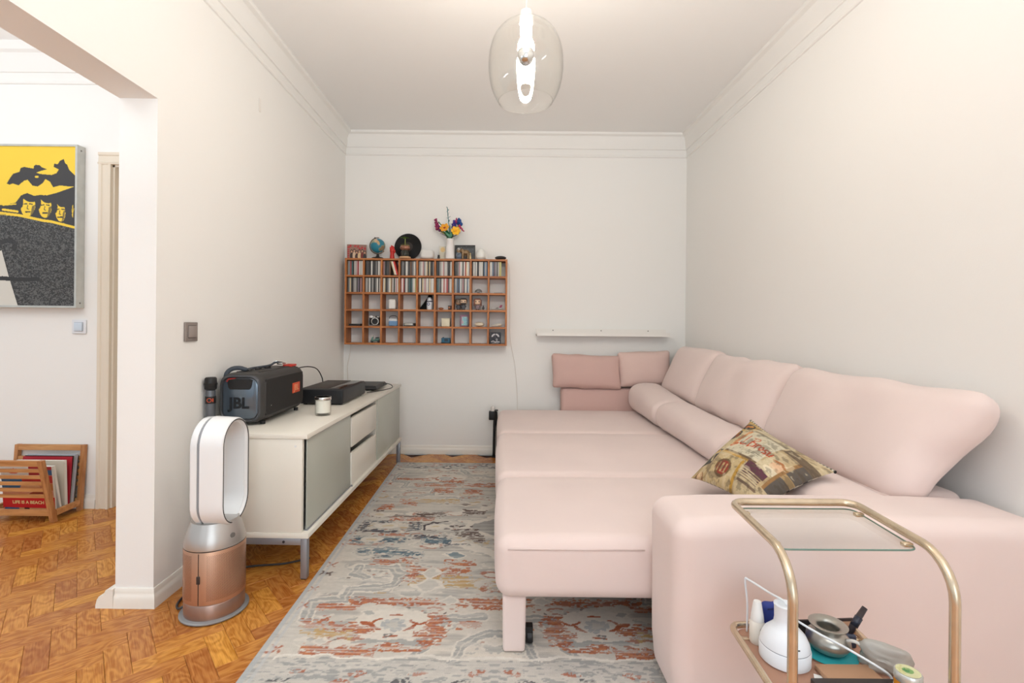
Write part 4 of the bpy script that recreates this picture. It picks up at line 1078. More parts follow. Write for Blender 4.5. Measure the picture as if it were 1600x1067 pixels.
# small canvas of a group of people
P = Paint(0, 17, 0, 13, 90, 68, (150, 112, 98))
for k, (x, y) in enumerate(((1.5, 10.5), (7, 11.6), (9.5, 11.2), (13, 10.2), (15.5, 9.5), (3, 11.8), (11, 9.4))): P.put(P.ell(x, y, 1.2, .8, .4 * k), (186, 50, 52))
for k in range(5): P.put(P.rect(.4, 2.0, 1 + 1.7 * k, 2.1 + 1.7 * k), (176, 46, 50))
for k, x in enumerate((4, 6.3, 8.4, 10.8, 13.2, 15.4)):
    y = 7.0 + .8 * math.sin(k * 2.2)
    P.put(P.ell(x, y, 1.15, 1.5), (50, 34, 30)); P.put(P.ell(x, y - .3, .7, 1.0), (206, 156, 124)); P.put(P.ell(x, y - 4.6, 1.5, 3.4), ((60, 44, 44), (214, 190, 160), (70, 40, 40), (222, 196, 150), (120, 40, 40), (40, 34, 36))[k])
P.put(P.rect(0, 17, 0, .8), (46, 50, 40))
cv = thing('photo_canvas', 'small canvas photo of people amid red flowers, left end of shelf top', 'picture', (-1.275, YT + .03, ZS), math.radians(6))
part('canvas', rbox((0, .011, .065), (.170, .020, .130), .002, 1), WHITE, cv, 30)
print_sheet('print', P, lambda X, Y: ((X / 17 - .5) * .168, 0 * X + .0004, Y / 13 * .128 + .001), mat_print('photo_paper', .5), cv, flip=False)
# globe
P = Paint(0, 2 * PI, -PI / 2, PI / 2, 72, 36, (40, 128, 150))
nz = P.noise(1.1, .8, 5); P.put((nz > .63) & (np.abs(P.Y) < 1.2), (150, 160, 130)); P.put(nz > .70, (150, 120, 90)); P.put(np.abs(P.Y) > 1.35, (225, 225, 220))
P.C[:, -1] = P.C[:, 0]
P.put(P.ell(4.9, .75, .32, .5), (206, 176, 146)); P.put(P.ell(5.1, .2, .2, .35), (196, 164, 120))
gl = thing('globe', 'small blue desk globe on a black stand, on the shelf top', 'globe', (-1.083, YT, ZS))
ball_ = print_sheet('sphere', P, lambda X, Y: (.0635 * np.cos(Y) * np.cos(X), .0635 * np.cos(Y) * np.sin(X), .0635 * np.sin(Y)), mat_print('globe_paper', .35), gl)
ball_.matrix_local = Matrix.Translation((0, 0, .115)) @ rot('Y', -20)
part('base', lathe([(0, 0), (.052, 0), (.054, .006), (.045, .012), (.018, .017), (.012, .03), (.010, .044), (0, .046)], 24), BLACK, gl, 50)
part('arm', tube([(.0705 * math.sin(a), 0, .115 - .0705 * math.cos(a)) for a in np.linspace(-.25 - PI + .1, .9, 20) * 1.0 if True][::1], .0035, 6), mat('brass_dark', (96, 72, 50), .4, .6), gl, 180)
part('pin', xf(ball((0, 0, .0725), (.006, .006, .008), 10, 6), Matrix.Translation((0, 0, .115)) @ rot('Y', -20)), BLACK, gl, 180)
# red carved hand
hd = thing('figurine', 'bright red hand shaped figurine leaning on the record, on the shelf top', 'figurine', (-.952, YT - .02, ZS))
fused('body', join(lathe([(0, 0), (.021, 0), (.018, .03), (.017, .05), (.022, .07), (.020, .085), (0, .09)], 16),
                   *[tube([(x, -.004, .075), (x * 1.1, -.006, .098), (x * 1.0, -.012, h)], [.0062, .0058, .005], 8) for x, h in ((-.015, .098), (-.005, .116), (.005, .112), (.014, .104))],
                   tube([(.016, 0, .05), (.025, -.006, .066), (.024, -.010, .080)], [.007, .0065, .005], 8)), mat('red_lacquer', (196, 44, 38), .4), hd, .0028)
# vinyl record
vr = thing('vinyl_record', 'black vinyl record standing against the wall on the shelf top', 'record', (-.832, YB - .030, ZS), 0)
gv = [(.012 + .0, .0)]
prof = [(.0036, 0.0)]
for k in range(24): r0 = .045 + k * .003; prof += [(r0, .0016), (r0 + .0015, .0011)]
prof += [(.1185, .0016), (.1195, .0008), (.1185, 0)]
RM = Matrix.Translation((0, 0, .1195)) @ rot('X', 83)
part('disc', xf(lathe(prof, 64), RM), mat('vinyl', (18, 17, 18), .5, spec=.3), vr, 25)
part('centre_label', xf(cyl((0, 0, .0012), .042, .0008, 32), RM), mat('label_dark', (52, 44, 42), .6), vr, 40)
# plant rooted in a patterned glass on a wooden slice
pj = thing('plant_jar', 'green seedling growing from a round pot on a glass jar, in front of the record', 'plant', (-.838, YT - .035, ZS))
part('stand', cyl((0, 0, 0), .050, .016, 28, .004), mat('pale_wood', (206, 164, 124), .6), pj, 40)
part('jar', lathe([(0, .017), (.032, .017), (.036, .022), (.036, .055), (.028, .066), (.027, .072)], 28, cap=False), mat('jar_glass', (70, 74, 66), .1, trans=.5), pj, 50)
part('roots', join(*[tube(spline([(0, 0, .070), (.012 * math.cos(a), .012 * math.sin(a), .045), (.020 * math.cos(a + .8), .020 * math.sin(a + .8), .024)], 4), .0022, 5) for a in (0, 1.3, 2.6, 3.9, 5.2)]), mat('root_green', (124, 140, 96), .6), pj, 180)
part('pot', lathe([(0, .070), (.026, .070), (.042, .082), (.044, .096), (.038, .110), (.030, .116), (.027, .114), (0, .112)], 28), mat('patterned_pot', (150, 104, 84), .25, .3, var=.45, vscale=70), pj, 50)
part('pot_rim', tube([(.037 * math.cos(a), .037 * math.sin(a), .113) for a in np.linspace(0, 2 * PI, 28)[:-1]], .0035, 6, True), mat('olive_rim', (128, 120, 72), .4), pj, 180)
part('stem', tube([(0, 0, .113), (.001, 0, .15), (0, 0, .182)], .0026, 6), mat('stem_green', (176, 186, 96), .5), pj, 180)
def leaf_geo(L, W, bend=.3):
    V, F = [], []; n = 7
    for i in range(n + 1):
        t = i / n; w = W * math.sin(PI * min(1, t * .92 + .06)) ** .8 / 2; z = -bend * L * t * t
        V += [(L * t, -w, z + .0), (L * t, 0, z - w * .25), (L * t, w, z)]
    for i in range(n):
        for k in range(2): F.append((i * 3 + k, i * 3 + 3 + k, i * 3 + 4 + k, i * 3 + 1 + k))
    V = np.array(V); b = V.copy(); b[:, 2] -= .0008
    n0 = len(V)
    return np.concatenate([V, b]), F + [tuple(j + n0 for j in f)[::-1] for f in F]
LG = mat('leaf_green', (104, 146, 62), .5)
for k in range(7):
    a = k * 2 * PI / 7 + .3
    part('leaf', xf(leaf_geo(.046, .020, .30), Matrix.Translation((0, 0, .178 + .004 * (k % 2))) @ rot('Z', math.degrees(a)) @ rot('Y', -18)), LG, pj, 180)
for k in range(2): part('leaf', xf(leaf_geo(.030, .014, .1), Matrix.Translation((0, 0, .132)) @ rot('Z', 180 * k + 10) @ rot('Y', 0)), mat('leaf_olive', (150, 150, 70), .5), pj, 180)
# white rounded speaker
ws = thing('smart_speaker', 'white rounded box speaker between the record and the vase', 'speaker', (-.650, YT, ZS))
part('body', rbox((0, 0, .043), (.115, .075, .084), .026, 5), mat('speaker_white', (226, 224, 220), .5), ws, 80)
part('foot_plate', rbox((0, 0, .002), (.07, .05, .004), .0015, 1), DKGREY, ws, 40)
bt = thing('bottle', 'tiny black capped bottle beside the white vase', 'bottle', (-.548, YT - .02, ZS))
part('body', lathe([(0, 0), (.011, 0), (.011, .018), (.008, .020)], 16), mat('dark_glass', (40, 40, 42), .15), bt, 40)
part('cap', cyl((0, 0, .019), .0095, .018, 16, .002), BLACK, bt, 40)
# vase and its flowers
va = thing('vase', 'tall tapering white vase on the shelf top holding toy flowers', 'vase', (-.450, YT - .02, ZS))
part('body', lathe([(0, 0), (.036, 0), (.0415, .004), (.041, .02), (.031, .168), (.032, .178), (.029, .178), (.027, .16), (.034, .02), (0, .012)], 14), mat('vase_white', (234, 230, 228), .45), va, 50)
fb = thing('flower_bouquet', 'bouquet of colourful toy brick flowers in the white vase', 'flowers', (-.450, YT - .02, ZS + .172))
GRN = mat('brick_green', (32, 118, 74), .35); DGR = mat('brick_dark_green', (24, 78, 58), .35)
def blob_spike(base, tip, n, r, sc, seed):
    g = []; r_ = random.Random(seed); b, t = Vector(base), Vector(tip)
    for k in range(n):
        f = k / (n - 1); p = b.lerp(t, f); a = k * 2.4
        w = sc * (1 - .55 * f)
        g.append(ball((p.x + w * math.cos(a), p.y + w * math.sin(a) * .8, p.z), r * (1.25 - .45 * f), 8, 5))
    return join(*g)
def stemp(to, mid=None): return tube(spline([(0.0, 0, -.10), (to[0] * .3, to[1] * .3, to[2] * .35), to], 6), .004, 6)
FLW = [((-.105, 0, .085), (-.128, 0, .175), 'lilac spike', (150, 44, 90), 14, .011, .014), ((-.082, 0, .075), (-.098, 0, .115), 'violet', (80, 48, 120), 8, .011, .013),
       ((.030, .01, .105), (.036, .01, .165), 'indigo spike', (66, 52, 140), 10, .012, .014), ((.05, .01, .14), (.055, .01, .185), 'magenta', (168, 46, 104), 8, .008, .012),
       ((.08, .0, .135), (.078, .0, .178), 'blue bloom', (22, 72, 140), 8, .014, .012), ((.075, -.01, .12), (.115, 0, .075), 'pink sprig', (184, 52, 92), 9, .008, .006)]
for b, t, nm, c, n, r, s in FLW:
    part('stem', stemp(b), GRN, fb, 180)
    part('blossom', blob_spike(b, t, n, r, s, n), mat('brick_' + nm.replace(' ', '_'), c, .35), fb, 180, label=nm)
sp_ = part('stem', tube(spline([(0, 0, -.1), (-.01, 0, .1), (-.02, 0, .2), (-.026, 0, .275)], 6), .003, 6), mat('brick_teal', (30, 112, 116), .35), fb, 180, label='tall teal spike')
part('leaflets', join(*[xf(leaf_geo(.016 + .012 * (1 - k / 12), .008, .1), Matrix.Translation((-.008 - .018 * k / 12, 0, .13 + .145 * k / 12)) @ rot('Z', 140 * k) @ rot('Y', -35)) for k in range(13)]), mat('brick_teal', (30, 112, 116)), sp_, 180)
def rose(c, tilt, col, col2, rad):
    f = part('blossom', join(*[xf(ball((rad * .5, 0, 0), (rad * .52, rad * .42, rad * .16), 10, 6), Matrix.Translation(c) @ rot('X', tilt[0]) @ rot('Y', tilt[1]) @ rot('Z', 60 * k) @ rot('Y', -22)) for k in range(6)]), mat('brick_petal_%d' % col[1], col, .4), fb, 180)
    part('flower_heart', xf(ball((0, 0, .004), (rad * .34, rad * .34, rad * .22), 12, 6), Matrix.Translation(c) @ rot('X', tilt[0]) @ rot('Y', tilt[1])), mat('brick_heart_%d' % col2[1], col2, .5), f, 180)
rose((-.043, -.03, .090), (62, -14), (238, 164, 42), (150, 52, 24), .047)
rose((.050, -.035, .066), (80, 10), (248, 188, 40), (236, 160, 24), .045)
for x, z in ((-.043, .085), (.05, .06), (-.10, .15), (.0, .12)): part('stem', stemp((x, -.02, z)), GRN, fb, 180)
rl = random.Random(4)
for k in range(22):
    a = rl.uniform(0, 360); part('leaf', xf(leaf_geo(rl.uniform(.055, .095), .028, .12), Matrix.Translation((0, -.008, .004 + .0012 * k)) @ rot('Z', a) @ rot('Y', -rl.uniform(30, 70))), GRN if k % 3 else mat('brick_mint', (110, 178, 146), .4), fb, 180)
for a, L in ((178, .10), (186, .075), (-4, .105), (8, .08)): part('leaf', xf(leaf_geo(L, .018, -.05), Matrix.Translation((0, -.01, .012)) @ rot('Z', a) @ rot('Y', -24)), mat('brick_maroon', (58, 34, 40), .4), fb, 180, label='long dark maroon leaf')
for k in range(4): part('leaf', xf(leaf_geo(.05, .012, .1), Matrix.Translation((-.05, -.01, .045)) @ rot('Z', 150 + 18 * k) @ rot('Y', -30 - 12 * k)), mat('brick_lime', (212, 196, 74), .4), fb, 180)
# cards and frames behind
P = Paint(0, 1, 0, 1, 40, 50, (214, 206, 186)); P.put(P.ell(.3, .75, .2, .18), (222, 190, 130)); P.put(P.rect(.5, 1, 0, .5), (120, 124, 120)); P.put(P.ell(.6, .3, .2, .3), (196, 188, 170))
cr = thing('greeting_card', 'small pale greeting card half hidden behind the white vase', 'card', (-.500, YT + .035, ZS), math.radians(4))
part('sheet', bx(-.05, .05, 0, .0012, 0, .122), WHITE, cr)
print_sheet('print', P, lambda X, Y: ((X - .5) * .098, 0 * X - .0004, .001 + Y * .12), mat_print('photo_paper'), cr)
P = Paint(0, 16, 0, 12, 80, 60, (78, 80, 82)); P.put(P.rect(0, 16, 10, 12), (56, 58, 58)); P.put(P.ell(2.5, 8, 1.6, 2.6), (196, 194, 190)); P.put(P.ell(2.5, 4, 2.2, 3.4), (150, 166, 186)); P.put(P.rect(1, 4.5, 0, 2.5), (84, 104, 136)); P.put(P.ell(8.5, 6, 3.2, 3), (110, 92, 70)); P.put(P.noise(1.5, 1.5, 3) > .62, (112, 114, 112), .6)
pf = thing('snapshot', 'dark framed snapshot leaning behind the brass elephant', 'picture', (-.325, YT + .045, ZS), math.radians(-3))
part('frame', join(bx(-.090, .090, 0, .012, 0, .008), bx(-.090, .090, 0, .012, .127, .135), bx(-.090, -.082, 0, .012, .008, .127), bx(.082, .090, 0, .012, .008, .127), bx(-.082, .082, .006, .012, .008, .127)), mat('frame_dark', (62, 62, 60), .5), pf)
print_sheet('print', P, lambda X, Y: ((X / 16 - .5) * .164, 0 * X + .0055, .008 + Y / 12 * .119), mat_print('photo_paper'), pf)
el = thing('elephant', 'small brass elephant figurine with raised trunk on the shelf top', 'figurine', (-.315, YT - .03, ZS))
fused('body', join(ball((0, 0, .060), (.034, .022, .024), 16, 10), ball((-.034, 0, .074), (.020, .017, .019), 14, 8),
                   *[tube([(x, y, .055), (x, y, .002)], [.0098, .0085], 8) for x in (-.022, .024) for y in (-.011, .011)],
                   tube(spline([(-.048, 0, .072), (-.062, 0, .062), (-.070, 0, .072), (-.066, 0, .088)], 5), [.008 - .0002 * k for k in range(16)], 8),
                   ball((-.026, .018, .074), (.013, .004, .016), 10, 6), ball((-.026, -.018, .074), (.013, .004, .016), 10, 6),
                   tube([(.033, 0, .065), (.041, 0, .045)], .003, 6)), mat('old_brass', (136, 112, 82), .45, .5, var=.25, vscale=60), el, .003)
for y in (-.008, .008): part('tusk', tube(spline([(-.046, y, .066), (-.056, y, .058), (-.062, y, .062)], 4), .002, 6), mat('ivory', (222, 206, 170), .4), el, 180)
fg = thing('figurine', 'little pale gold standing figurine beside the elephant', 'figurine', (-.272, YT - .042, ZS))
fused('body', join(lathe([(0, 0), (.010, 0), (.009, .02), (.006, .036), (.004, .042)], 12), ball((0, 0, .048), .007, 10, 8)), mat('pale_gold', (206, 184, 140), .4, .4), fg, .002)
eg = thing('night_light', 'white egg shaped night light on the shelf top', 'lamp', (-.182, YT, ZS))
part('shade', lathe([(0, .006), (.034, .006), (.043, .016), (.045, .03), (.040, .055), (.028, .082), (.014, .096), (0, .100)], 32), mat('opal', (232, 230, 224), .4), eg, 180)
part('base', cyl((0, 0, 0), .034, .007, 28), WHITE, eg, 40)
an = thing('charging_stand', 'thin white upright rod beside the egg shaped light', 'stand', (-.118, YT - .03, ZS))
part('foot', cyl((0, 0, 0), .010, .004, 16), WHITE, an, 40); part('rod', cyl((0, 0, .003), .0018, .045, 8), WHITE, an)
ov = thing('small_speaker', 'flat oval black speaker at the right end of the shelf top', 'speaker', (-.010, YT, ZS))
part('body', mv((ball((0, 0, 0), 1, 24, 12)[0] * np.array((.050, .036, .017)) * 1, ball((0, 0, 0), 1, 24, 12)[1]), (0, 0, .018)), mat('speaker_cloth', (48, 48, 50), .9), ov, 180)
part('foot', cyl((0, 0, 0), .030, .004, 20), BLACK, ov, 40)

# ------------------------------------------------------------------ trinkets in the cubbies
def spot(c, r, fx=.5, y=.06):
    x0, x1, z0, z1 = cell(c, r); return (x0 + (x1 - x0) * fx, SYF + y, z0 + .0004)
t = thing('toy_helmet', 'small grey and white dome shaped toy in the second row of the shelf', 'toy', spot(7, 1, .42, .05))
part('dome', lathe([(0, .006), (.030, .006), (.031, .014), (.026, .028), (.014, .037), (0, .040)], 20), mat('toy_grey', (120, 118, 116), .4), t, 60)
part('crest', xf(bx(-.004, .004, -.026, .026, .020, .0415), rot('Z', 90)), WHITE, t)
for x in (-.018, .018): part('foot', rbox((x, -.01, .005), (.016, .024, .010), .003, 1), mat('toy_pale', (206, 204, 200), .5), t, 40)
o = part('card', rbox((*spot(8, 1, .55, .05)[:2], spot(8, 1)[2] + .002), (.075, .05, .004), .001, 1), DKGREY, None, 30); tag(o, 'thin dark card lying flat in the ninth cubby of the second row', 'card')
t = thing('canister', 'white rounded canister in the third row of the shelf', 'canister', spot(2, 2, .60, .04))
part('body', rbox((0, 0, .042), (.060, .06, .080), .010, 3), mat('canister_white', (232, 228, 222), .4), t, 60); part('lid', rbox((0, 0, .0835), (.050, .05, .006), .002, 1), mat('lid_white', (216, 212, 206), .4), t, 40)
x, y, z = spot(4, 2, .42, .09)
t = thing('cloth', 'black cloth draped behind the white and blue can', 'cloth', (x, y, z))
V, F = prism([(-.060, 0), (.055, 0), (.052, .128), (.020, .130), (.004, .09), (-.03, .045)], 0, .016, 'Y'); part('drape', (V, F), mat('black_cloth', (24, 23, 25), .95), t)
part('fold', tube(spline([(-.05, -.004, .008), (-.01, -.010, .06), (.03, -.006, .12)], 6), .008, 8), mat('black_cloth', (24, 23, 25)), t, 180)
t = thing('can', 'white can with a dark blue emblem standing before the black cloth', 'can', spot(4, 2, .70, .035))
part('body', lathe([(0, 0), (.022, 0), (.025, .005), (.025, .078), (.021, .086)], 24), mat('can_white', (222, 224, 228), .35), t, 40)
part('dome_lid', lathe([(.021, .086), (.0215, .088), (.019, .1), (.010, .107), (0, .108)], 24), mat('can_silver', (180, 186, 194), .3, .5), t, 50)
part('emblem', xf(lathe([(.007, 0), (.013, 0), (.013, .0015), (.007, .0015)], 20, cap=False), frame((-.006, -.0245, .048), (1, 0, 0), (0, 0, 1), (0, -1, 0))), mat('navy_print', (44, 58, 110), .5), t)
part('band', cyl((0, 0, .066), .0254, .010, 24), mat('can_navy', (60, 66, 92), .5), t, 40)
t = thing('trinket', 'low copper coloured shell-like trinket in the sixth cubby of the third row', 'trinket', spot(5, 2, .30, .04)); part('body', ball((0, 0, .010), (.024, .016, .0098), 14, 8), mat('copper_shell', (168, 104, 66), .5, .2, var=.3, vscale=80), t, 180); part('ridge', tube(spline([(-.022, -.008, .012), (0, -.014, .017), (.022, -.008, .012)], 5), .002, 6), mat('dark_copper', (120, 70, 44), .5), t, 180)
t = thing('dice_box', 'tiny dark cube with a copper face in the sixth cubby of the third row', 'box', spot(5, 2, .86, .04)); part('body', rbox((0, 0, .018), (.030, .03, .036), .002, 1), mat('box_dark', (46, 38, 36), .5), t, 30); part('face', bx(-.011, .004, -.0165, -.0149, .012, .026), mat('copper_shell', (168, 104, 66)), t)
def doll(loc, label, skin, hair, body, long_hair=False, beard=False):
    t = thing('toy_figure', label, 'toy', loc, 0, 'big headed toy figures'); t.scale = (1.2, 1.2, 1.2)
    part('body', loft([[(x, y, 0.002) for x, y in rr(.012, .009, .004, 3)], [(x, y, .022) for x, y in rr(.013, .009, .004, 3)], [(x, y, .036) for x, y in rr(.010, .007, .003, 3)]]), body, t, 40)
    for s in (-1, 1):
        part('arm', tube([(s * .011, 0, .034), (s * .017, -.004, .020)], .0042, 8), body, t, 180)
        part('foot', rbox((s * .007, -.004, .003), (.011, .018, .006), .002, 1), BLACK, t, 40)
    h = part('head', rbox((0, 0, .060), (.046, .036, .044), .015, 4), skin, t, 80)
    part('hair', mv(rbox((0, .006, .0655), (.051, .034, .039), .015, 3), (0, 0, 0)), hair, h, 80)
    if long_hair:
        for s in (-1, 1): part('hair_lock', rbox((s * .024, .002, .052), (.009, .03, .046), .004, 2), hair, h, 60)
    part('fringe', rbox((0, -.0155, .0785), (.042, .008, .010), .003, 2), hair, h, 60)
    if beard: part('beard', rbox((0, -.0165, .044), (.036, .006, .013), .0028, 2), hair, h, 60)
    for s in (-1, 1): part('eye', xf(cyl((0, 0, 0), .0045, .0015, 14), Matrix.Translation((s * .0115, -.0176, .061)) @ rot('X', 90)), BLACK, h, 40)
    return t
x0, x1, z0, z1 = cell(6, 2)
SK = mat('toy_skin', (222, 188, 158), .5)
doll((x0 + .036, SYF + .098, z0 + .0004), 'toy figure with grey brown hair, left and behind in the seventh cubby', mat('toy_tan', (176, 148, 122), .5), mat('hair_taupe', (104, 90, 80), .5), mat('toy_blue_grey', (88, 92, 98), .5))
doll((x0 + .084, SYF + .034, z0 + .0004), 'toy figure with black hair and beard, on the right of the seventh cubby', SK, mat('hair_black', (34, 30, 30), .5), mat('toy_slate', (70, 72, 78), .5), beard=True)
x0, x1, z0, z1 = cell(7, 2)
doll((x0 + .052, SYF + .040, z0 + .0004), 'toy figure with long auburn hair in the eighth cubby', SK, mat('hair_auburn', (122, 74, 62), .5), mat('toy_mauve', (134, 112, 116), .5), long_hair=True)
t = thing('small_figure', 'tiny grey figure beside the auburn haired toy figure', 'toy', (x0 + .102, SYF + .035, z0 + .0004), 0); fused('body', join(tube([(-.005, 0, .002), (-.003, 0, .018)], .0042, 8), tube([(.005, 0, .002), (.003, 0, .018)], .0042, 8), ball((0, 0, .021), (.009, .007, .009), 10, 6), ball((0, 0, .034), .0075, 10, 6), tube([(-.012, -.003, .014), (-.006, 0, .024)], .003, 6), tube([(.012, -.003, .014), (.006, 0, .024)], .003, 6)), mat('toy_dark_grey', (80, 78, 80), .5), t, .0018)
x, y, z = spot(8, 2, .5, .05)
t = thing('toy_plane', 'pale toy aeroplane with a magenta wing in the ninth cubby', 'toy', (x, y, z))
part('fuselage', tube(spline([(-.048, 0, .012), (-.02, 0, .015), (.02, 0, .016), (.05, 0, .020)], 4), [.004 + .005 * math.sin(PI * min(1, .12 + k / 13)) for k in range(13)], 10), mat('toy_pale', (206, 204, 200)), t, 180)
part('wing', xf(bx(-.010, .010, -.035, .035, .017, .021), rot('Y', -6)), mat('toy_dark_grey', (80, 78, 80)), t)
part('tail', xf(prism([(0, 0), (.022, 0), (.036, .030), (.018, .030)], -.004, .004, 'Y'), Matrix.Translation((.010, 0, .016))), mat('magenta', (150, 42, 82), .4), t)
t = thing('flat_box', 'flat black box in the first cubby of the fourth row', 'box', spot(0, 3, .52, .05)); part('body', rbox((0, 0, .009), (.100, .09, .017), .003, 2), BLACK, t, 40); part('lip', bx(-.048, .048, -.0462, -.0448, .008, .0105), DKGREY, t)
t = thing('instant_camera', 'black and silver instant camera facing out in the fourth row', 'camera', spot(1, 3, .58, .055))
part('body', rbox((0, 0, .043), (.088, .05, .066), .008, 3), BLACK, t, 50); part('top_plate', rbox((0, 0, .078), (.084, .046, .012), .004, 2), mat('camera_silver', (196, 192, 186), .35, .3), t, 50)
part('flash', rbox((-.026, -.022, .080), (.026, .010, .020), .002, 1), WHITE, t, 40); part('finder', rbox((.016, -.022, .080), (.014, .008, .013), .002, 1), mat('gloss_black', (34, 27, 26)), t, 40)
ln = part('lens', xf(lathe([(0, 0), (.031, 0), (.032, .003), (.030, .020), (.025, .022), (.024, .016), (0, .014)], 28), frame((.012, -.024, .040), (1, 0, 0), (0, 0, 1), (0, -1, 0))), BLACK, t, 40)
part('lens_ring', xf(lathe([(.0262, .021), (.0315, .019), (.0325, .022), (.0265, .0245)], 28, cap=False), frame((.012, -.024, .040), (1, 0, 0), (0, 0, 1), (0, -1, 0))), mat('ring_white', (222, 220, 216), .4), ln, 60)
t = thing('toy_camera', 'pale blue and white toy camera pouch in the fourth row', 'camera', spot(2, 3, .66, .05)); part('lower', rbox((0, 0, .023), (.080, .05, .044), .008, 3), mat('sky_blue', (112, 150, 190), .5), t, 50); part('upper', rbox((-.002, 0, .053), (.074, .046, .026), .010, 3), mat('toy_white', (222, 226, 230), .5), t, 50); part('strap', tube(spline([(-.035, -.01, .06), (-.03, -.012, .082), (0, -.01, .090), (.03, -.012, .082), (.036, -.01, .06)], 5), .003, 6), DKGREY, t, 180)
t = thing('cassette_player', 'flat silver device lying in the fourth cubby of the fourth row', 'electronics', spot(3, 3, .56, .06)); part('body', rbox((0, 0, .014), (.092, .09, .026), .003, 2), DKGREY, t, 40); part('face', rbox((-.004, -.0452, .016), (.072, .002, .017), .0008, 1), mat('brushed_grey', (172, 168, 160), .35, .5), t, 40)
t = thing('cream_box', 'cream coloured cube box in the sixth cubby of the fourth row', 'box', spot(5, 3, .62, .05)); part('body', rbox((0, 0, .036), (.070, .07, .070), .002, 1), mat('cream_card', (228, 218, 192), .6), t, 30); part('lid', rbox((0, 0, .068), (.073, .073, .010), .002, 1), mat('cream_lid', (218, 208, 184), .6), t, 30)
t = thing('notebook', 'pink and teal patterned notebook standing in the seventh cubby', 'notebook', spot(6, 3, .66, .05), math.radians(-4)); part('cover', rbox((0, 0, .053), (.076, .016, .104), .002, 1), mat('mauve_cover', (146, 112, 132), .5), t, 30)
P = Paint(0, 1, 0, 1, 30, 40, (156, 206, 204)); n_ = P.noise(.5, .4, 2); P.put(n_ > .52, (206, 168, 184), .8); P.put(n_ < .38, (130, 170, 196), .7); P.put(P.rect(0, 1, .9, 1), (170, 120, 140))
print_sheet('label_print', P, lambda X, Y: ((X - .42) * .058, 0 * X - .0084, .012 + Y * .082), mat_print('photo_paper'), t)
part('elastic', bx(.024, .030, -.0086, -.0078, .002, .104), DKGREY, t)
t = thing('seashell', 'rounded cream seashell in the eighth cubby of the fourth row', 'shell', spot(7, 3, .5, .05)); V, F = ball((0, 0, .021), (.042, .028, .0205), 20, 12); V = V.copy(); V[:, 2] += .002 * np.sin(V[:, 0] * 420) * (V[:, 2] > .02); part('body', (V, F), mat('shell_cream', (228, 214, 190), .4, var=.08, vscale=40), t, 180); part('lip', tube(spline([(-.036, -.017, .014), (0, -.0275, .012), (.036, -.017, .014)], 6), .0025, 6), mat('shell_tan', (196, 170, 140), .5), t, 180)
t = thing('seashell', 'long pale spiral seashell in the ninth cubby of the fourth row', 'shell', spot(8, 3, .5, .05)); part('body', xf(lathe([(0, -.048), (.004, -.04), (.009, -.026), (.008, -.022), (.014, -.004), (.0125, .002), (.0155, .022), (.012, .036), (0, .045)], 16), Matrix.Translation((0, 0, .0157)) @ rot('Y', 84)), mat('shell_white', (216, 206, 192), .45, var=.1, vscale=50), t, 70); part('opening', xf(ball((0, 0, 0), (.007, .003, .014), 10, 6), Matrix.Translation((.022, -.0125, .014)) @ rot('Y', 84)), mat('shell_tan', (196, 170, 140)), t, 180)
x, y, z = spot(1, 4, .62, .05)
t = thing('toy_scooter', 'little teal model scooter in the bottom row of the shelf', 'toy', (x, y, z), math.radians(8))
TE = mat('scooter_teal', (96, 134, 124), .4)
for wx in (-.028, .028): part('wheel', xf(lathe([(.004, -.004), (.010, -.005), (.0125, -.003), (.0125, .003), (.010, .005), (.004, .004)], 18), Matrix.Translation((wx, 0, .0128)) @ rot('X', 90)), BLACK, t, 40)
part('body', fused('shell', join(ball((.018, 0, .028), (.024, .011, .014), 12, 8), tube([(-.022, 0, .018), (.010, 0, .018)], .008, 8), tube([(-.030, 0, .016), (-.020, 0, .052)], [.010, .007], 8), ball((-.029, 0, .020), (.010, .008, .008), 10, 6)), TE, None, .0028).data and join(bx(0, .001, 0, .001, .03, .031)), TE, t)
for o in [o for o in bpy.data.objects if o.name.startswith('shell') and o.parent is None]: o.parent = t; o.name = 'bodywork'
part('seat', rbox((.018, 0, .044), (.036, .014, .006), .0025, 2), BLACK, t, 50); part('handlebar', tube([(-.019, -.016, .062), (-.019, 0, .058), (-.019, .016, .062)], .0018, 6), CHROME, t, 180); part('headlight', ball((-.022, 0, .057), (.006, .005, .005), 10, 6), mat('lamp_pale', (220, 222, 210), .2), t, 180)
t = thing('cassette_box', 'small blue tin box in the sixth cubby of the bottom row', 'box', spot(5, 4, .62, .05)); part('body', rbox((0, 0, .026), (.075, .045, .044), .004, 2), mat('tin_blue', (32, 92, 120), .4, var=.25, vscale=60), t, 40); part('base', rbox((0, 0, .004), (.078, .048, .008), .002, 1), BLACK, t, 40); part('window', bx(-.012, .020, -.0232, -.0222, .018, .040), mat('tin_dark', (22, 44, 62), .3), t); part('knob', cyl((-.024, 0, .048), .006, .006, 12), DKGREY, t, 40)
x, y, z = spot(8, 4, .40, .03)
t = thing('picture_tile', 'square black picture tile with white line art in the bottom right cubby', 'picture', (x, y, z), 0)
P = Paint(0, 1, 0, 1, 60, 60, (36, 37, 46)); W_ = (206, 204, 206)
P.put(P.ell(.5, .62, .36, .28) & (P.Y > .60), W_); P.put(P.ell(.5, .58, .22, .2) & (P.Y > .58), (36, 37, 46)); P.put(P.rect(.47, .53, .5, .9), (36, 37, 46)); P.put(P.stroke([(.62, .45), (.70, .36), (.62, .28), (.54, .36), (.62, .45)], .03), W_)
P.put(P.stroke([(.12, .16), (.30, .24), (.46, .15), (.66, .20), (.88, .14)], .06), W_); P.put(P.stroke([(.25, .08), (.75, .07)], .04), W_); P.put(P.noise(.06, .06, 2) > .70, (120, 120, 128), .7)
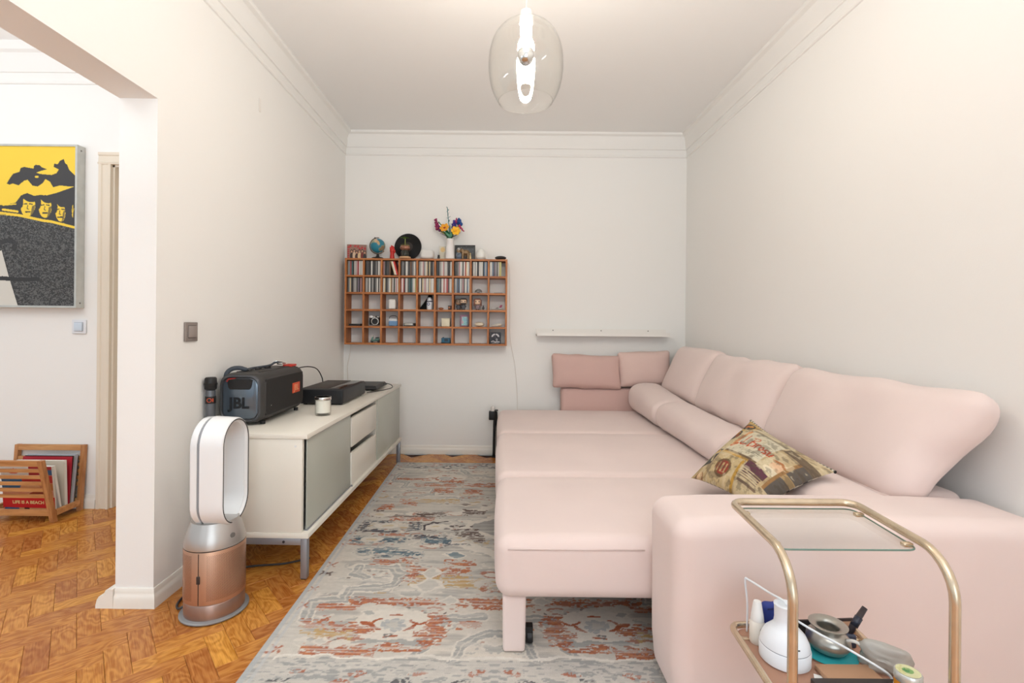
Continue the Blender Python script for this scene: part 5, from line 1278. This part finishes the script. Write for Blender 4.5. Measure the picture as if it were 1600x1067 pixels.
part('panel', rbox((0, .006, .051), (.098, .010, .100), .0015, 1), mat('tile_black', (32, 32, 40), .5), t, 30)
print_sheet('print', P, lambda X, Y: ((X - .5) * .096, 0 * X + .0004, .002 + Y * .097), mat_print('photo_paper'), t)
# white flexes hanging from the shelf
o = part('cord', tube(spline([(SX0 + .012, YB - .006, SZ0 - .002), (SX0 + .006, YB - .008, .88), (SX0 - .014, YB - .008, .78), (SX0 - .010, YB - .008, .66), (SX0 - .012, YB - .008, .35)], 8), .003, 6), mat('flex_white', (224, 216, 206), .6), None, 180)
tag(o, 'white flex hanging down the wall from the left end of the shelf', 'cord')
o = part('cord', tube(spline([(-.004, YB - .008, SZ1 - .012 + .006), (.062, YB - .007, SZ1 - .03), (.075, YB - .006, 1.45), (.082, YB - .006, 1.05), (.125, YB - .006, .80), (.148, YB - .006, .55), (.152, YB - .006, .36)], 8), .0016, 6), mat('flex_white', (224, 216, 206)), None, 180)
tag(o, 'thin white flex running down the wall right of the shelf', 'cord')

# ------------------------------------------------------------------ white picture ledge
LX0, LX1, LZ = .312, 1.468, 1.066
lg = thing('picture_ledge', 'empty white picture ledge on the back wall above the sofa corner', 'shelf', (0, 0, 0))
LW = mat('ledge_white', (238, 234, 228), .45)
part('back_plate', bx(LX0, LX1, YB - .014, YB - .001, LZ, LZ + .062), LW, lg)
part('shelf_plate', bx(LX0, LX1, YB - .115, YB - .014, LZ, LZ + .012), LW, lg)
part('front_lip', bx(LX0, LX1, YB - .127, YB - .115, LZ, LZ + .036), LW, lg)
for x in (LX0 + .15, (LX0 + LX1) / 2, LX1 - .16): part('screw', xf(cyl((0, 0, 0), .005, .003, 12), Matrix.Translation((x, YB - .0138, LZ + .047)) @ rot('X', 90)), mat('screw_grey', (128, 122, 116), .4, .6), lg, 40)

# ------------------------------------------------------------------ pendant lamp
lx, ly = .085, 1.85
pd = thing('pendant_lamp', 'clear blown glass pendant lamp hanging from the ceiling', 'lamp', (lx, ly, 0))
LP = mat('lamp_white', (236, 232, 226), .4)
part('ceiling_rose', lathe([(0, ZC - .03), (.03, ZC - .03), (.045, ZC - .02), (.05, ZC - .001), (0, ZC - .001)], 28), LP, pd, 50)
part('flex', cyl((0, 0, 2.355), .0032, ZC - .03 - 2.355, 8), LP, pd, 180)
part('cap', lathe([(0, 2.358), (.012, 2.358), (.021, 2.352), (.024, 2.315), (.026, 2.305), (0, 2.305)], 28), LP, pd, 50)
gp = [(.024, 2.312), (.060, 2.303), (.095, 2.282), (.122, 2.247), (.137, 2.203), (.142, 2.155), (.140, 2.108), (.131, 2.064), (.117, 2.030), (.104, 2.008)]
gp = [(x, z) for x, _, z in spline([(a, 0, b) for a, b in gp], 3)]
inner = [(r - .0022, z) for r, z in gp][::-1]
part('glass_shade', lathe(gp + [(.1035, 2.007)] + inner, 64, cap=False), mat_glass('lamp_glass', (254, 254, 253)), pd, 60)
part('rim', tube([(.1035 * math.cos(a), .1035 * math.sin(a), 2.0075) for a in np.linspace(0, 2 * PI, 64)[:-1]], .0016, 6, True), mat_glass('lamp_glass'), pd, 180)
part('socket', lathe([(0, 2.304), (.022, 2.304), (.022, 2.262), (.017, 2.256), (0, 2.256)], 24), LP, pd, 50)
bulb = part('bulb', lathe([(.015, 2.256), (.022, 2.246), (.030, 2.228), (.0315, 2.208), (.0310, 2.200)], 24, cap=False), mat('bulb_glow', (255, 246, 233), .3, emit=560.0), pd, 180)
part('mirror_crown', lathe([(.0312, 2.201), (.0312, 2.188), (.0290, 2.172), (.0230, 2.158), (.0130, 2.149), (0, 2.146)], 24, cap=False), CHROME, pd, 180)

# ------------------------------------------------------------------ picture in the hall
AXR, AZ0, AZ1, AT = -2.588, 1.238, 2.232, .058
AXL = AXR - .86
PAw = Paint(-398, 452, 1048, 38, 330, 400, (240, 203, 62))
def art():
    P = PAw; K = (58, 57, 58); Yw = (240, 203, 62)
    P.put(P.poly([(22, 275), (45, 235), (62, 212), (100, 200), (108, 175), (130, 168), (150, 172), (188, 178), (190, 162), (200, 154), (226, 156), (240, 170), (272, 182), (236, 192), (205, 204), (230, 212), (300, 218), (330, 206), (345, 182), (312, 166), (316, 146), (338, 148), (352, 126), (375, 116), (384, 142), (396, 152), (410, 186), (436, 212), (456, 226), (456, 290), (410, 290), (352, 284), (310, 296), (292, 262), (262, 244), (246, 270), (214, 292), (182, 286), (152, 250), (130, 256), (96, 286), (60, 274), (40, 282)]), K)
    P.put(P.ell(208, 230, 12, 7), Yw)
    P.put(P.poly([(-1460, 300), (-700, 250), (-300, 330), (-150, 415), (0, 412), (78, 396), (104, 360), (122, 344), (150, 334), (192, 352), (236, 344), (262, 350), (330, 332), (400, 306), (456, 284), (456, 552), (380, 524), (250, 502), (150, 482), (100, 472), (-1460, 470)]), K)
    P.put(P.stroke([(-1460, 460), (0, 462), (100, 474), (250, 506), (300, 512), (452, 550)], 13), Yw); P.put(P.stroke([(0, 440), (90, 452)], 14), Yw); P.put(P.stroke([(0, 412), (80, 404)], 8), Yw)
    for cx, cy, rx, ry, tl in ((156, 418, 44, 66, .12), (262, 424, 40, 66, 0), (356, 450, 31, 64, -.1)):
        P.put(P.ell(cx, cy, rx, ry, tl), Yw)
        P.put(P.ell(cx + 10, cy - 52, rx * .95, 24, .3), K); P.put(P.ell(cx - rx * .95, cy - 30, 12, 40), K)
        P.put(P.stroke([(cx - 26, cy - 14), (cx - 8, cy - 16)], 7), K); P.put(P.stroke([(cx + 8, cy - 16), (cx + 26, cy - 13)], 7), K)
        P.put(P.stroke([(cx - 2, cy - 6), (cx - 6, cy + 16), (cx + 4, cy + 18)], 5), K); P.put(P.stroke([(cx - 14, cy + 36), (cx + 12, cy + 35)], 9), K)
        P.put(P.poly([(cx + rx * .55, cy), (cx + rx, cy - 10), (cx + rx * .8, cy + 45), (cx + rx * .3, cy + 66)]) , K, .8)
    P.put(P.stroke([(434, 410), (430, 440), (434, 485)], 5), Yw); P.put(P.stroke([(440, 430), (430, 470)], 4), Yw)
    low = P.poly([(-1460, 474), (0, 474), (100, 484), (250, 516), (300, 522), (456, 560), (456, 1060), (-1460, 1060)])
    P.put(low, (66, 66, 66)); n = P.noise(6, 5, 3); P.put(low & (n > .56), (104, 104, 102), .8); P.put(low & (n < .44), (40, 40, 41), .8)
    P.put(P.poly([(-2, 700), (42, 860), (104, 1060), (-700, 1060), (-300, 760)]), (214, 210, 200))
    P.put(P.stroke([(-2, 700), (42, 860), (104, 1060)], 6), (40, 40, 41))
    P.put(P.stroke([(-400, 900), (-40, 880), (0, 876), (90, 884), (220, 880)], 26), (48, 47, 48)); P.put(P.stroke([(-300, 720), (-20, 652), (44, 632), (76, 652), (74, 690)], 30), (48, 47, 48), .85)
art()
ar = thing('framed_picture', 'large yellow and black pop print in a deep silver frame on the hall wall', 'picture', ((AXL + AXR) / 2, YH - .001, 0))
FRM = mat('frame_silver', (196, 196, 190), .4, .45, var=.08, vscale=14)
hw = (AXR - AXL) / 2
part('frame_side', bx(hw - .012, hw, -AT, 0, AZ0, AZ1), FRM, ar); part('frame_side', bx(-hw, -hw + .012, -AT, 0, AZ0, AZ1), FRM, ar)
part('frame_side', bx(-hw + .012, hw - .012, -AT, 0, AZ1 - .012, AZ1), FRM, ar); part('frame_side', bx(-hw + .012, hw - .012, -AT, 0, AZ0, AZ0 + .012), FRM, ar)
part('backing', bx(-hw + .012, hw - .012, -AT + .008, -.004, AZ0 + .012, AZ1 - .012), WHITE, ar)
print_sheet('print', PAw, lambda X, Y: (-hw + .012 + (X + 398) / 850 * (2 * hw - .024), 0 * X - AT + .0072, AZ0 + .012 + (1048 - Y) / 1010 * (AZ1 - AZ0 - .024)), mat_print('screen_print', .6, .15, 300), ar, flip=True)
for z in (AZ0 + .03, AZ1 - .03): part('corner_screw', xf(cyl((0, 0, 0), .005, .003, 10), Matrix.Translation((hw - .001, -.03, z)) @ rot('Y', 90)), mat('screw_grey', (128, 122, 116)), ar, 40)

# ------------------------------------------------------------------ slatted magazine rack in the hall
RXR, RXL = -2.555, -2.985
TEAK = mat_wood('teak', (176, 118, 66), (212, 156, 100), 'X', 5, 9, .55); TEAKV = mat_wood('teak_upright', (160, 102, 56), (198, 140, 88), 'Z', 5, 9, .55)
mr = thing('magazine_rack', 'slatted wooden magazine rack on the parquet under the framed picture', 'magazine rack', (0, 0, 0))
def lean_box(x0, x1, za, zb, fy, t):
    """Board lying in a leaning panel; fy gives the panel's y at a height."""
    V = [(x, fy(z) + d, z) for x in (x0, x1) for z in (za, zb) for d in (0, t)]
    return np.array(V), [(0, 1, 3, 2), (4, 6, 7, 5), (0, 4, 5, 1), (2, 3, 7, 6), (0, 2, 6, 4), (1, 5, 7, 3)]
fyF = lambda z: 2.790 - .085 * (z / .385); fyR = lambda z: 2.962 + .030 * (z / .395)
for x in (RXR - .024, RXL): part('stile', lean_box(x, x + .024, .001, .375, fyF, .026), TEAKV, mr); part('stile', lean_box(x, x + .024, .001, .395, fyR, .022), TEAKV, mr)
for fy, zt, t in ((fyF, .375, .02), (fyR, .395, .018)):
    part('rail', lean_box(RXL + .024, RXR - .024, zt - .032, zt, fy, t), TEAK, mr); part('rail', lean_box(RXL + .024, RXR - .024, .042, .076, fy, t), TEAK, mr)
    for k in range(5): z = .152 + .0385 * k; part('slat', lean_box(RXL + .024, RXR - .024, z, z + .020, lambda q, f=fy: f(q) + .003, .010), TEAK, mr)
for x in (RXR - .022, RXL + .002): part('side_rail', bx(x, x + .02, 2.812, 2.966, .035, .066), TEAK, mr)
for k in range(3): part('floor_slat', bx(RXL + .02, RXR - .022, 2.84 + .045 * k, 2.862 + .045 * k, .045, .055), TEAK, mr)
P = Paint(0, 1, 0, 1, 90, 100, (206, 120, 96))
P.put(P.rect(0, 1, .80, 1), (222, 216, 208)); P.put(P.ell(.25, .9, .12, .06), (190, 50, 60)); P.put(P.rect(.55, 1, .80, 1), (168, 44, 50)); P.put(P.rect(.75, 1, .80, .92), (60, 100, 140))
P.put(P.rect(0, .4, .45, .78), (60, 110, 156)); P.put(P.rect(.4, 1, .62, .78), (190, 56, 52)); P.put(P.rect(.4, 1, .45, .62), (216, 150, 110)); P.put(P.ell(.55, .5, .2, .14), (226, 176, 130)); P.put(P.rect(.8, 1, .35, .6), (196, 130, 70))
P.put(P.rect(0, 1, .27, .45), (220, 160, 128)); P.put(P.ell(.72, .36, .2, .07), (150, 70, 50)); P.put(P.rect(.02, .3, 0, .08), (70, 110, 150)); P.put(P.ell(.6, .05, .3, .07), (214, 170, 120)); P.put(P.ell(.45, .03, .05, .06), (60, 48, 44))
mg = thing('magazine', 'red magazine with a beach cover, foremost in the rack', 'magazine', (-2.735, 2.832, .057), math.radians(1)); MM = rot('X', 6)
part('pages', xf(bx(-.145, .145, .001, .013, 0, .26), MM), mat('paper_white', (224, 220, 212), .7), mg)
print_sheet('cover', P, lambda X, Y: ((X - .5) * .29, 0 * X + .0004 - .1045 * Y * .26 + .0, Y * .26 * .9945), mat_print('photo_paper'), mg)
bn = part('banner', xf(bx(-.147, .147, -.0022, .0004, .014, .078), MM @ rot('Y', 1.5)), mat('banner_red', (206, 34, 36), .5), mg)
text_mesh('banner_title', 'LIFE IS A BEACH', .0255, mat('title_cream', (236, 214, 150), .5), bn, MM @ rot('Y', 1.5) @ frame((-.002, -.0026, .046), (1, 0, 0), (0, 0, 1), (0, -1, 0)), .0004, bold=.0006)
def leaning_book(w, h, t, loc, deg, m, edge, label, rz=0):
    b = thing('magazine', label, 'magazine', loc, math.radians(rz)); M = rot('X', deg)
    part('cover', xf(bx(-w / 2, w / 2, 0, t, 0, h), M), m, b); part('pages', xf(bx(-w / 2 + .004, w / 2 + .0006, .002, t - .002, .003, h + .0006), M), edge, b)
    return b
PW = mat('paper_white', (224, 220, 212)); PG = mat('paper_grey', (176, 178, 186), .6)
leaning_book(.30, .262, .014, (-2.735, 2.860, .057), 10, PW, PW, 'thick white magazine leaning forward behind the red one')
leaning_book(.29, .272, .020, (-2.728, 2.890, .057), 2, mat('cat_beige', (206, 196, 180), .6), PW, 'beige covered catalogue in the middle of the rack')
leaning_book(.295, .283, .006, (-2.729, 2.914, .057), -4, mat('cover_crimson', (176, 36, 50), .5), mat('cover_crimson2', (150, 40, 60), .5), 'thin crimson magazine in the rack')
leaning_book(.295, .286, .006, (-2.729, 2.922, .057), -5, BLACK, PW, 'thin black magazine with white pages in the rack')
leaning_book(.295, .290, .016, (-2.729, 2.931, .057), -6, PG, PG, 'thick grey magazine leaning on the rear of the rack')
leaning_book(.29, .282, .006, (-2.728, 2.948, .057), -6, mat('cover_ink', (44, 46, 50), .5), mat('cover_ink2', (70, 70, 66), .5), 'dark magazine at the very back of the rack')

# ------------------------------------------------------------------ black stand by the far end of the bed
bs = thing('floor_stand', 'slim black stand with a clamped plug box between the bed and back wall', 'stand', (-.048, 4.262, 0))
part('post', tube(spline([(-.006, -.01, .004), (-.004, -.008, .20), (.0, 0, .36), (.002, 0, .40)], 6), .012, 10), BLACK, bs, 180)
part('post', tube(spline([(.02, .012, .004), (.02, .012, .22), (.014, .01, .395)], 6), .009, 10), BLACK, bs, 180)
part('foot', rbox((.006, 0, .004), (.06, .06, .008), .003, 1), BLACK, bs, 40)
part('plug_box', rbox((-.024, -.004, .365), (.056, .045, .076), .006, 2), BLACK, bs, 40)
part('bracket', rbox((.002, 0, .408), (.05, .03, .012), .003, 1), DKGREY, bs, 40)
part('plug', lathe([(.0, .40), (.020, .402), (.021, .430), (.016, .444), (0, .448)], 20, (-.018, 0, 0)), mat('plug_white', (214, 208, 202), .3), bs, 50)

# ------------------------------------------------------------------ brass serving trolley
BRASS = mat('aged_brass', (212, 194, 168), .24, .75, var=.12, vscale=25)
tr = thing('serving_trolley', 'brass tube serving trolley with glass shelves in front of the sofa arm', 'trolley', (0, 0, 0))
TZ, TZL = .692, .365
FL, FR, NL, NR_ = (.618, 1.300), (.945, 1.302), (.590, .975), (.917, .977)
def hoop():
    """Legs, bends and the far cross bar in one bent tube."""
    pts = []
    def arc(c, r, e0, e1, n=8):
        return [tuple(Vector(c) + Vector(e0) * (r * math.cos(a)) + Vector(e1) * (r * math.sin(a))) for a in np.linspace(0, PI / 2, n)]
    fl, fr, nl, nr = [Vector((x, y, 0)) for x, y in (FL, FR, NL, NR_)]
    back = (fl - nl).normalized(); side = (fr - fl).normalized(); R1, R2 = .085, .035
    pts += [tuple(nl + Vector((0, 0, .05))), tuple(nl + Vector((0, 0, .35)))]
    pts += arc(nl + back * R1 + Vector((0, 0, TZ - R1)), R1, -back, (0, 0, 1))
    pts += arc(fl - back * R2 + side * R2 + Vector((0, 0, TZ)), R2, -side, back)
    pts += arc(fr - back * R2 - side * R2 + Vector((0, 0, TZ)), R2, back, side)
    pts += arc(nr + back * R1 + Vector((0, 0, TZ - R1)), R1, (0, 0, 1), -back)
    pts += [tuple(nr + Vector((0, 0, .35))), tuple(nr + Vector((0, 0, .05)))]
    return pts
part('frame', tube(hoop(), .0095, 12), BRASS, tr, 180)
def ring(z, nl, nr, fr, fl, r=.03):
    c = [Vector((*p, z)) for p in (nl, nr, fr, fl)]; out = []
    for i in range(4):
        p, a, b = c[i], c[i - 1], c[(i + 1) % 4]
        e0 = (a - p).normalized(); e1 = (b - p).normalized()
        for k in range(7):
            t = k / 6; out.append(tuple((p + e0 * r) * (1 - t) ** 2 + p * 2 * t * (1 - t) + (p + e1 * r) * t * t))
    return out
LR = ring(TZL, (.597, .985), (.914, .987), (.938, 1.300), (.618, 1.298))
part('lower_ring', tube(LR, .0085, 10, True), BRASS, tr, 180)
for (x, y), (x1, y1) in ((NL, (.616, 1.285)), (NR_, (.940, 1.287))):
    part('skid', tube([(x, y, .060), (x1, y1, .060)], .0085, 10), BRASS, tr, 180)
for (x, y) in (NL, NR_, (.616, 1.285), (.940, 1.287)):
    w_ = part('caster', xf(cyl((0, 0, -.008), .022, .016, 18, .004), Matrix.Translation((x, y, .023)) @ rot('Y', 90)), BLACK, tr, 40)
    part('fork', join(bx(x - .012, x + .012, y - .006, y + .006, .046, .055)), BRASS, w_)
CG = mat_glass('shelf_glass', (251, 253, 252)); EDGE = mat('glass_edge', (120, 150, 138), .15, trans=.3)
def plate(z, pts, h): return prism([(p[0], p[1]) for p in pts], z, z + h)
TRG = ring(TZ, (.602, 1.052), (.912, 1.054), (.935, 1.290), (.624, 1.288), .028)
gt = part('glass_shelf', plate(TZ - .016, TRG, .006), CG, tr)
part('glass_rim', tube([(x, y, TZ - .013) for x, y, z in TRG], .0020, 6, True), EDGE, gt, 180, label='green tinted polished edge')
part('glass_shelf', plate(TZL - .012, ring(TZL, (.606, .994), (.906, .996), (.930, 1.292), (.626, 1.290)), .006), mat('smoked_glass', (206, 168, 146), .15, trans=.55, ior=1.1), tr, label='brown tinted lower glass')
for (x, y) in ((.620, 1.25), (.600, 1.08), (.935, 1.25), (.917, 1.08)):
    s_ = 1 if x < .75 else -1
    part('shelf_clip', rbox((x + s_ * .012, y, TZ - .012), (.022, .014, .010), .003, 1), BRASS, tr, 40)
    part('shelf_clip', rbox((x + s_ * .012, y, TZL - .008), (.022, .014, .010), .003, 1), BRASS, tr, 40)
# things on the lower shelf
ZL = TZL - .0055
df = thing('aroma_diffuser', 'white bottle shaped aroma diffuser on the lower trolley shelf', 'diffuser', (.690, 1.172, ZL))
DW = mat('diffuser_white', (230, 233, 238), .3)
dsc = lambda q: [(r * .89, z * .84) for r, z in q]
part('base', lathe(dsc([(0, 0), (.056, 0), (.062, .005), (.0625, .040), (.060, .0445)]), 44), DW, df, 40)
part('seam', lathe(dsc([(.0585, .0440), (.0605, .0445), (.0605, .0465), (.0585, .047)]), 44, cap=False), mat('seam_grey', (140, 146, 154), .4), df, 40)
part('top', lathe(dsc([(.0605, .0465), (.058, .060), (.050, .078), (.037, .092), (.028, .102), (.0255, .118), (.0262, .150), (.0275, .158), (.020, .160), (.017, .156), (0, .154)]), 44), DW, df, 60)
part('mist_slot', xf(bx(-.006, .006, -.001, .001, 0, .002), Matrix.Translation((.000, -.0500, .053)) @ rot('X', 25)), DKGREY, df)
spb = thing('spray_bottle', 'small white pump bottle left of the diffuser on the trolley', 'bottle', (.6575, 1.236, ZL))
part('body', lathe([(0, 0), (.0165, 0), (.018, .004), (.018, .050), (.014, .057)], 24), mat('bottle_cream', (228, 222, 212), .4), spb, 50)
part('cap', lathe([(.0152, .0565), (.0158, .059), (.0145, .07), (.0095, .101), (.0085, .104), (0, .104)], 24), WHITE, spb, 50)
part('emblem', xf(lathe([(.003, 0), (.0065, 0), (.0065, .001), (.003, .001)], 16, cap=False), frame((.004, -.0178, .040), (1, .2, 0), (0, 0, 1), (.2, -1, 0))), DKGREY, spb)
bj = thing('blue_pouch', 'deep blue pouch behind the white diffuser', 'pouch', (.722, 1.262, ZL), math.radians(8))
V, F = rbox((0, 0, .045), (.085, .035, .088), .016, 3, (3, 1, 3)); part('bag', soft((V, F), .003, 3, 30), mat('blue_cloth', (40, 56, 132), .7), bj, 80); part('drawstring', tube([(-.038, -.016, .080), (0, -.0185, .082), (.038, -.016, .080)], .002, 6), mat('blue_dark', (28, 38, 92), .7), bj, 180)
pt = thing('pewter_pot', 'squat pewter pot with a wide flat lip on the trolley', 'pot', (.812, 1.198, ZL + .0062))
PEW = mat('pewter', (176, 172, 164), .28, .85, var=.1, vscale=20)
PT_ = .86
part('body', lathe([(r * PT_, z * PT_) for r, z in [(0, 0), (.030, 0), (.044, .008), (.056, .026), (.054, .042), (.042, .056), (.034, .062), (.036, .068), (.048, .0735), (.049, .076), (.046, .077), (.030, .072), (.026, .066), (.030, .05), (.030, .02), (0, .012)]], 44), PEW, pt, 50)
td = thing('teal_dish', 'flat teal dish under the pewter pot', 'dish', (.812, 1.198, ZL))
part('dish', lathe([(0, 0), (.050, 0), (.062, .004), (.0625, .0055), (.055, .0048), (0, .0045)], 40), mat('teal_glaze', (58, 170, 178), .2), td, 50)
part('foot_ring', lathe([(.036, 0), (.040, 0), (.040, .0006), (.036, .0006)], 32, cap=False), mat('teal_dark', (36, 120, 128), .3), td)
pn = thing('lint_brush', 'dark handled brush sticking up beside the pewter pot', 'brush', (.890, 1.222, ZL))
part('handle', tube([(-.010, 0, .030), (.008, .004, .056), (.038, .010, .092)], [.0075, .0085, .0065], 10), mat('brush_dark', (52, 44, 48), .35), pn, 180)
part('grip', tube([(.004, .002, .050), (.020, .006, .070)], .0092, 10), mat('brush_blue', (40, 44, 58), .25), pn, 180)
part('head', rbox((-.014, -.002, .018), (.034, .022, .034), .006, 2), mat('brush_slate', (60, 66, 84), .5), pn, 60)
dt = thing('dark_folder', 'dark brown folder leaning on the far rail of the trolley', 'folder', (.850, 1.268, ZL), math.radians(4))
part('cover', xf(bx(-.085, .085, 0, .006, 0, .036), rot('X', -8)), mat('folder_brown', (58, 48, 46), .6), dt); part('sheet', xf(bx(-.020, .075, -.002, .0005, .001, .030), rot('X', -8)), mat('kraft', (196, 154, 126), .7), dt)
bd = thing('wooden_box', 'flat light wooden box lid in front of the pewter pot', 'box', (.803, 1.112, ZL))
part('lid', rbox((0, 0, .007), (.125, .055, .012), .002, 1), mat('box_tan', (178, 138, 108), .5), bd, 30); part('edge', bx(-.062, .062, -.0285, -.0270, .005, .0135), mat('box_edge', (224, 190, 158), .5), bd)
db = thing('dark_case', 'dark brown flat case at the near edge of the trolley shelf', 'case', (.782, 1.050, ZL))
part('case', rbox((0, 0, .014), (.185, .050, .026), .003, 1), mat('case_brown', (56, 48, 46), .45), db, 30); part('seam', bx(-.084, .084, -.0254, -.0248, .014, .0155), BLACK, db)
cr = thing('paper_slip', 'small white paper slip beside the diffuser base', 'paper', (.728, 1.090, ZL + .0002), math.radians(-28)); part('sheet', bx(-.015, .015, -.030, .030, 0, .0008), WHITE, cr); part('stub', bx(-.015, .015, -.030, -.018, .0008, .0014), mat('kraft', (196, 154, 126)), cr)
pb = thing('plastic_bag', 'crumpled translucent grey bag between the pot and the amber jar', 'bag', (.897, 1.125, ZL), math.radians(-30))
V, F = rbox((0, 0, .034), (.085, .045, .066), .018, 3, (6, 4, 5)); V, F = soft((V, F), .007, 9, 55); V[:, 2] = np.maximum(V[:, 2], .0008)
part('bag', (V, F), mat('frosted_film', (196, 190, 182), .3, trans=.35), pb, 60); part('knot', tube(spline([(-.042, 0, .050), (-.060, -.004, .058), (-.074, .004, .050)], 5), [.006] * 3 + [.004] * 8, 8), mat('frosted_film2', (206, 202, 196), .4), pb, 180)
jr = thing('amber_jar', 'amber jar with a white band and a green printed lid on the trolley', 'jar', (.872, 1.034, ZL))
jsc = lambda q: [(r * .84, z * .84) for r, z in q]
part('body', lathe(jsc([(0, 0), (.026, 0), (.029, .004), (.029, .058), (.025, .064)]), 36), mat('amber_glass', (226, 144, 30), .15, trans=.3), jr, 50)
part('label_band', cyl((0, 0, .010), .0247, .028, 36), mat('label_white', (228, 226, 220), .5), jr, 40)
part('lid', lathe(jsc([(0, .063), (.0285, .063), (.0295, .066), (.0295, .082), (.0275, .085), (0, .085)]), 36), mat('lid_silver', (212, 212, 206), .25, .6), jr, 40)
P = Paint(-1, 1, -1, 1, 40, 40, (206, 204, 160)); P.put(P.ell(0, .05, .5, .45), (120, 160, 96)); P.put(P.ell(-.1, .1, .28, .25), (70, 130, 76)); P.put(P.noise(.4, .4, 2) > .62, (190, 186, 120), .6)
print_sheet('lid_print', P, lambda X, Y: (.0215 * X * np.sqrt(1 - Y * Y / 2), .0215 * Y * np.sqrt(1 - X * X / 2), 0 * X + .0719), mat_print('photo_paper'), jr)
wc = part('cable', tube(spline([(.650, 1.272, ZL + .004), (.650, 1.272, ZL + .08), (.644, 1.272, ZL + .138), (.650, 1.262, ZL + .143), (.674, 1.21, ZL + .139), (.690, 1.172, ZL + .138), (.718, 1.175, ZL + .100), (.735, 1.205, ZL + .105), (.730, 1.225, ZL + .108), (.718, 1.195, ZL + .092), (.755, 1.150, ZL + .078), (.80, 1.125, ZL + .062), (.845, 1.085, ZL + .046), (.868, 1.075, ZL + .030), (.874, 1.072, ZL + .004)], 8), .0026, 8), mat('cable_white', (226, 228, 232), .5), None, 180)
tag(wc, 'white charging cable looping over the diffuser and pot on the trolley', 'cable')
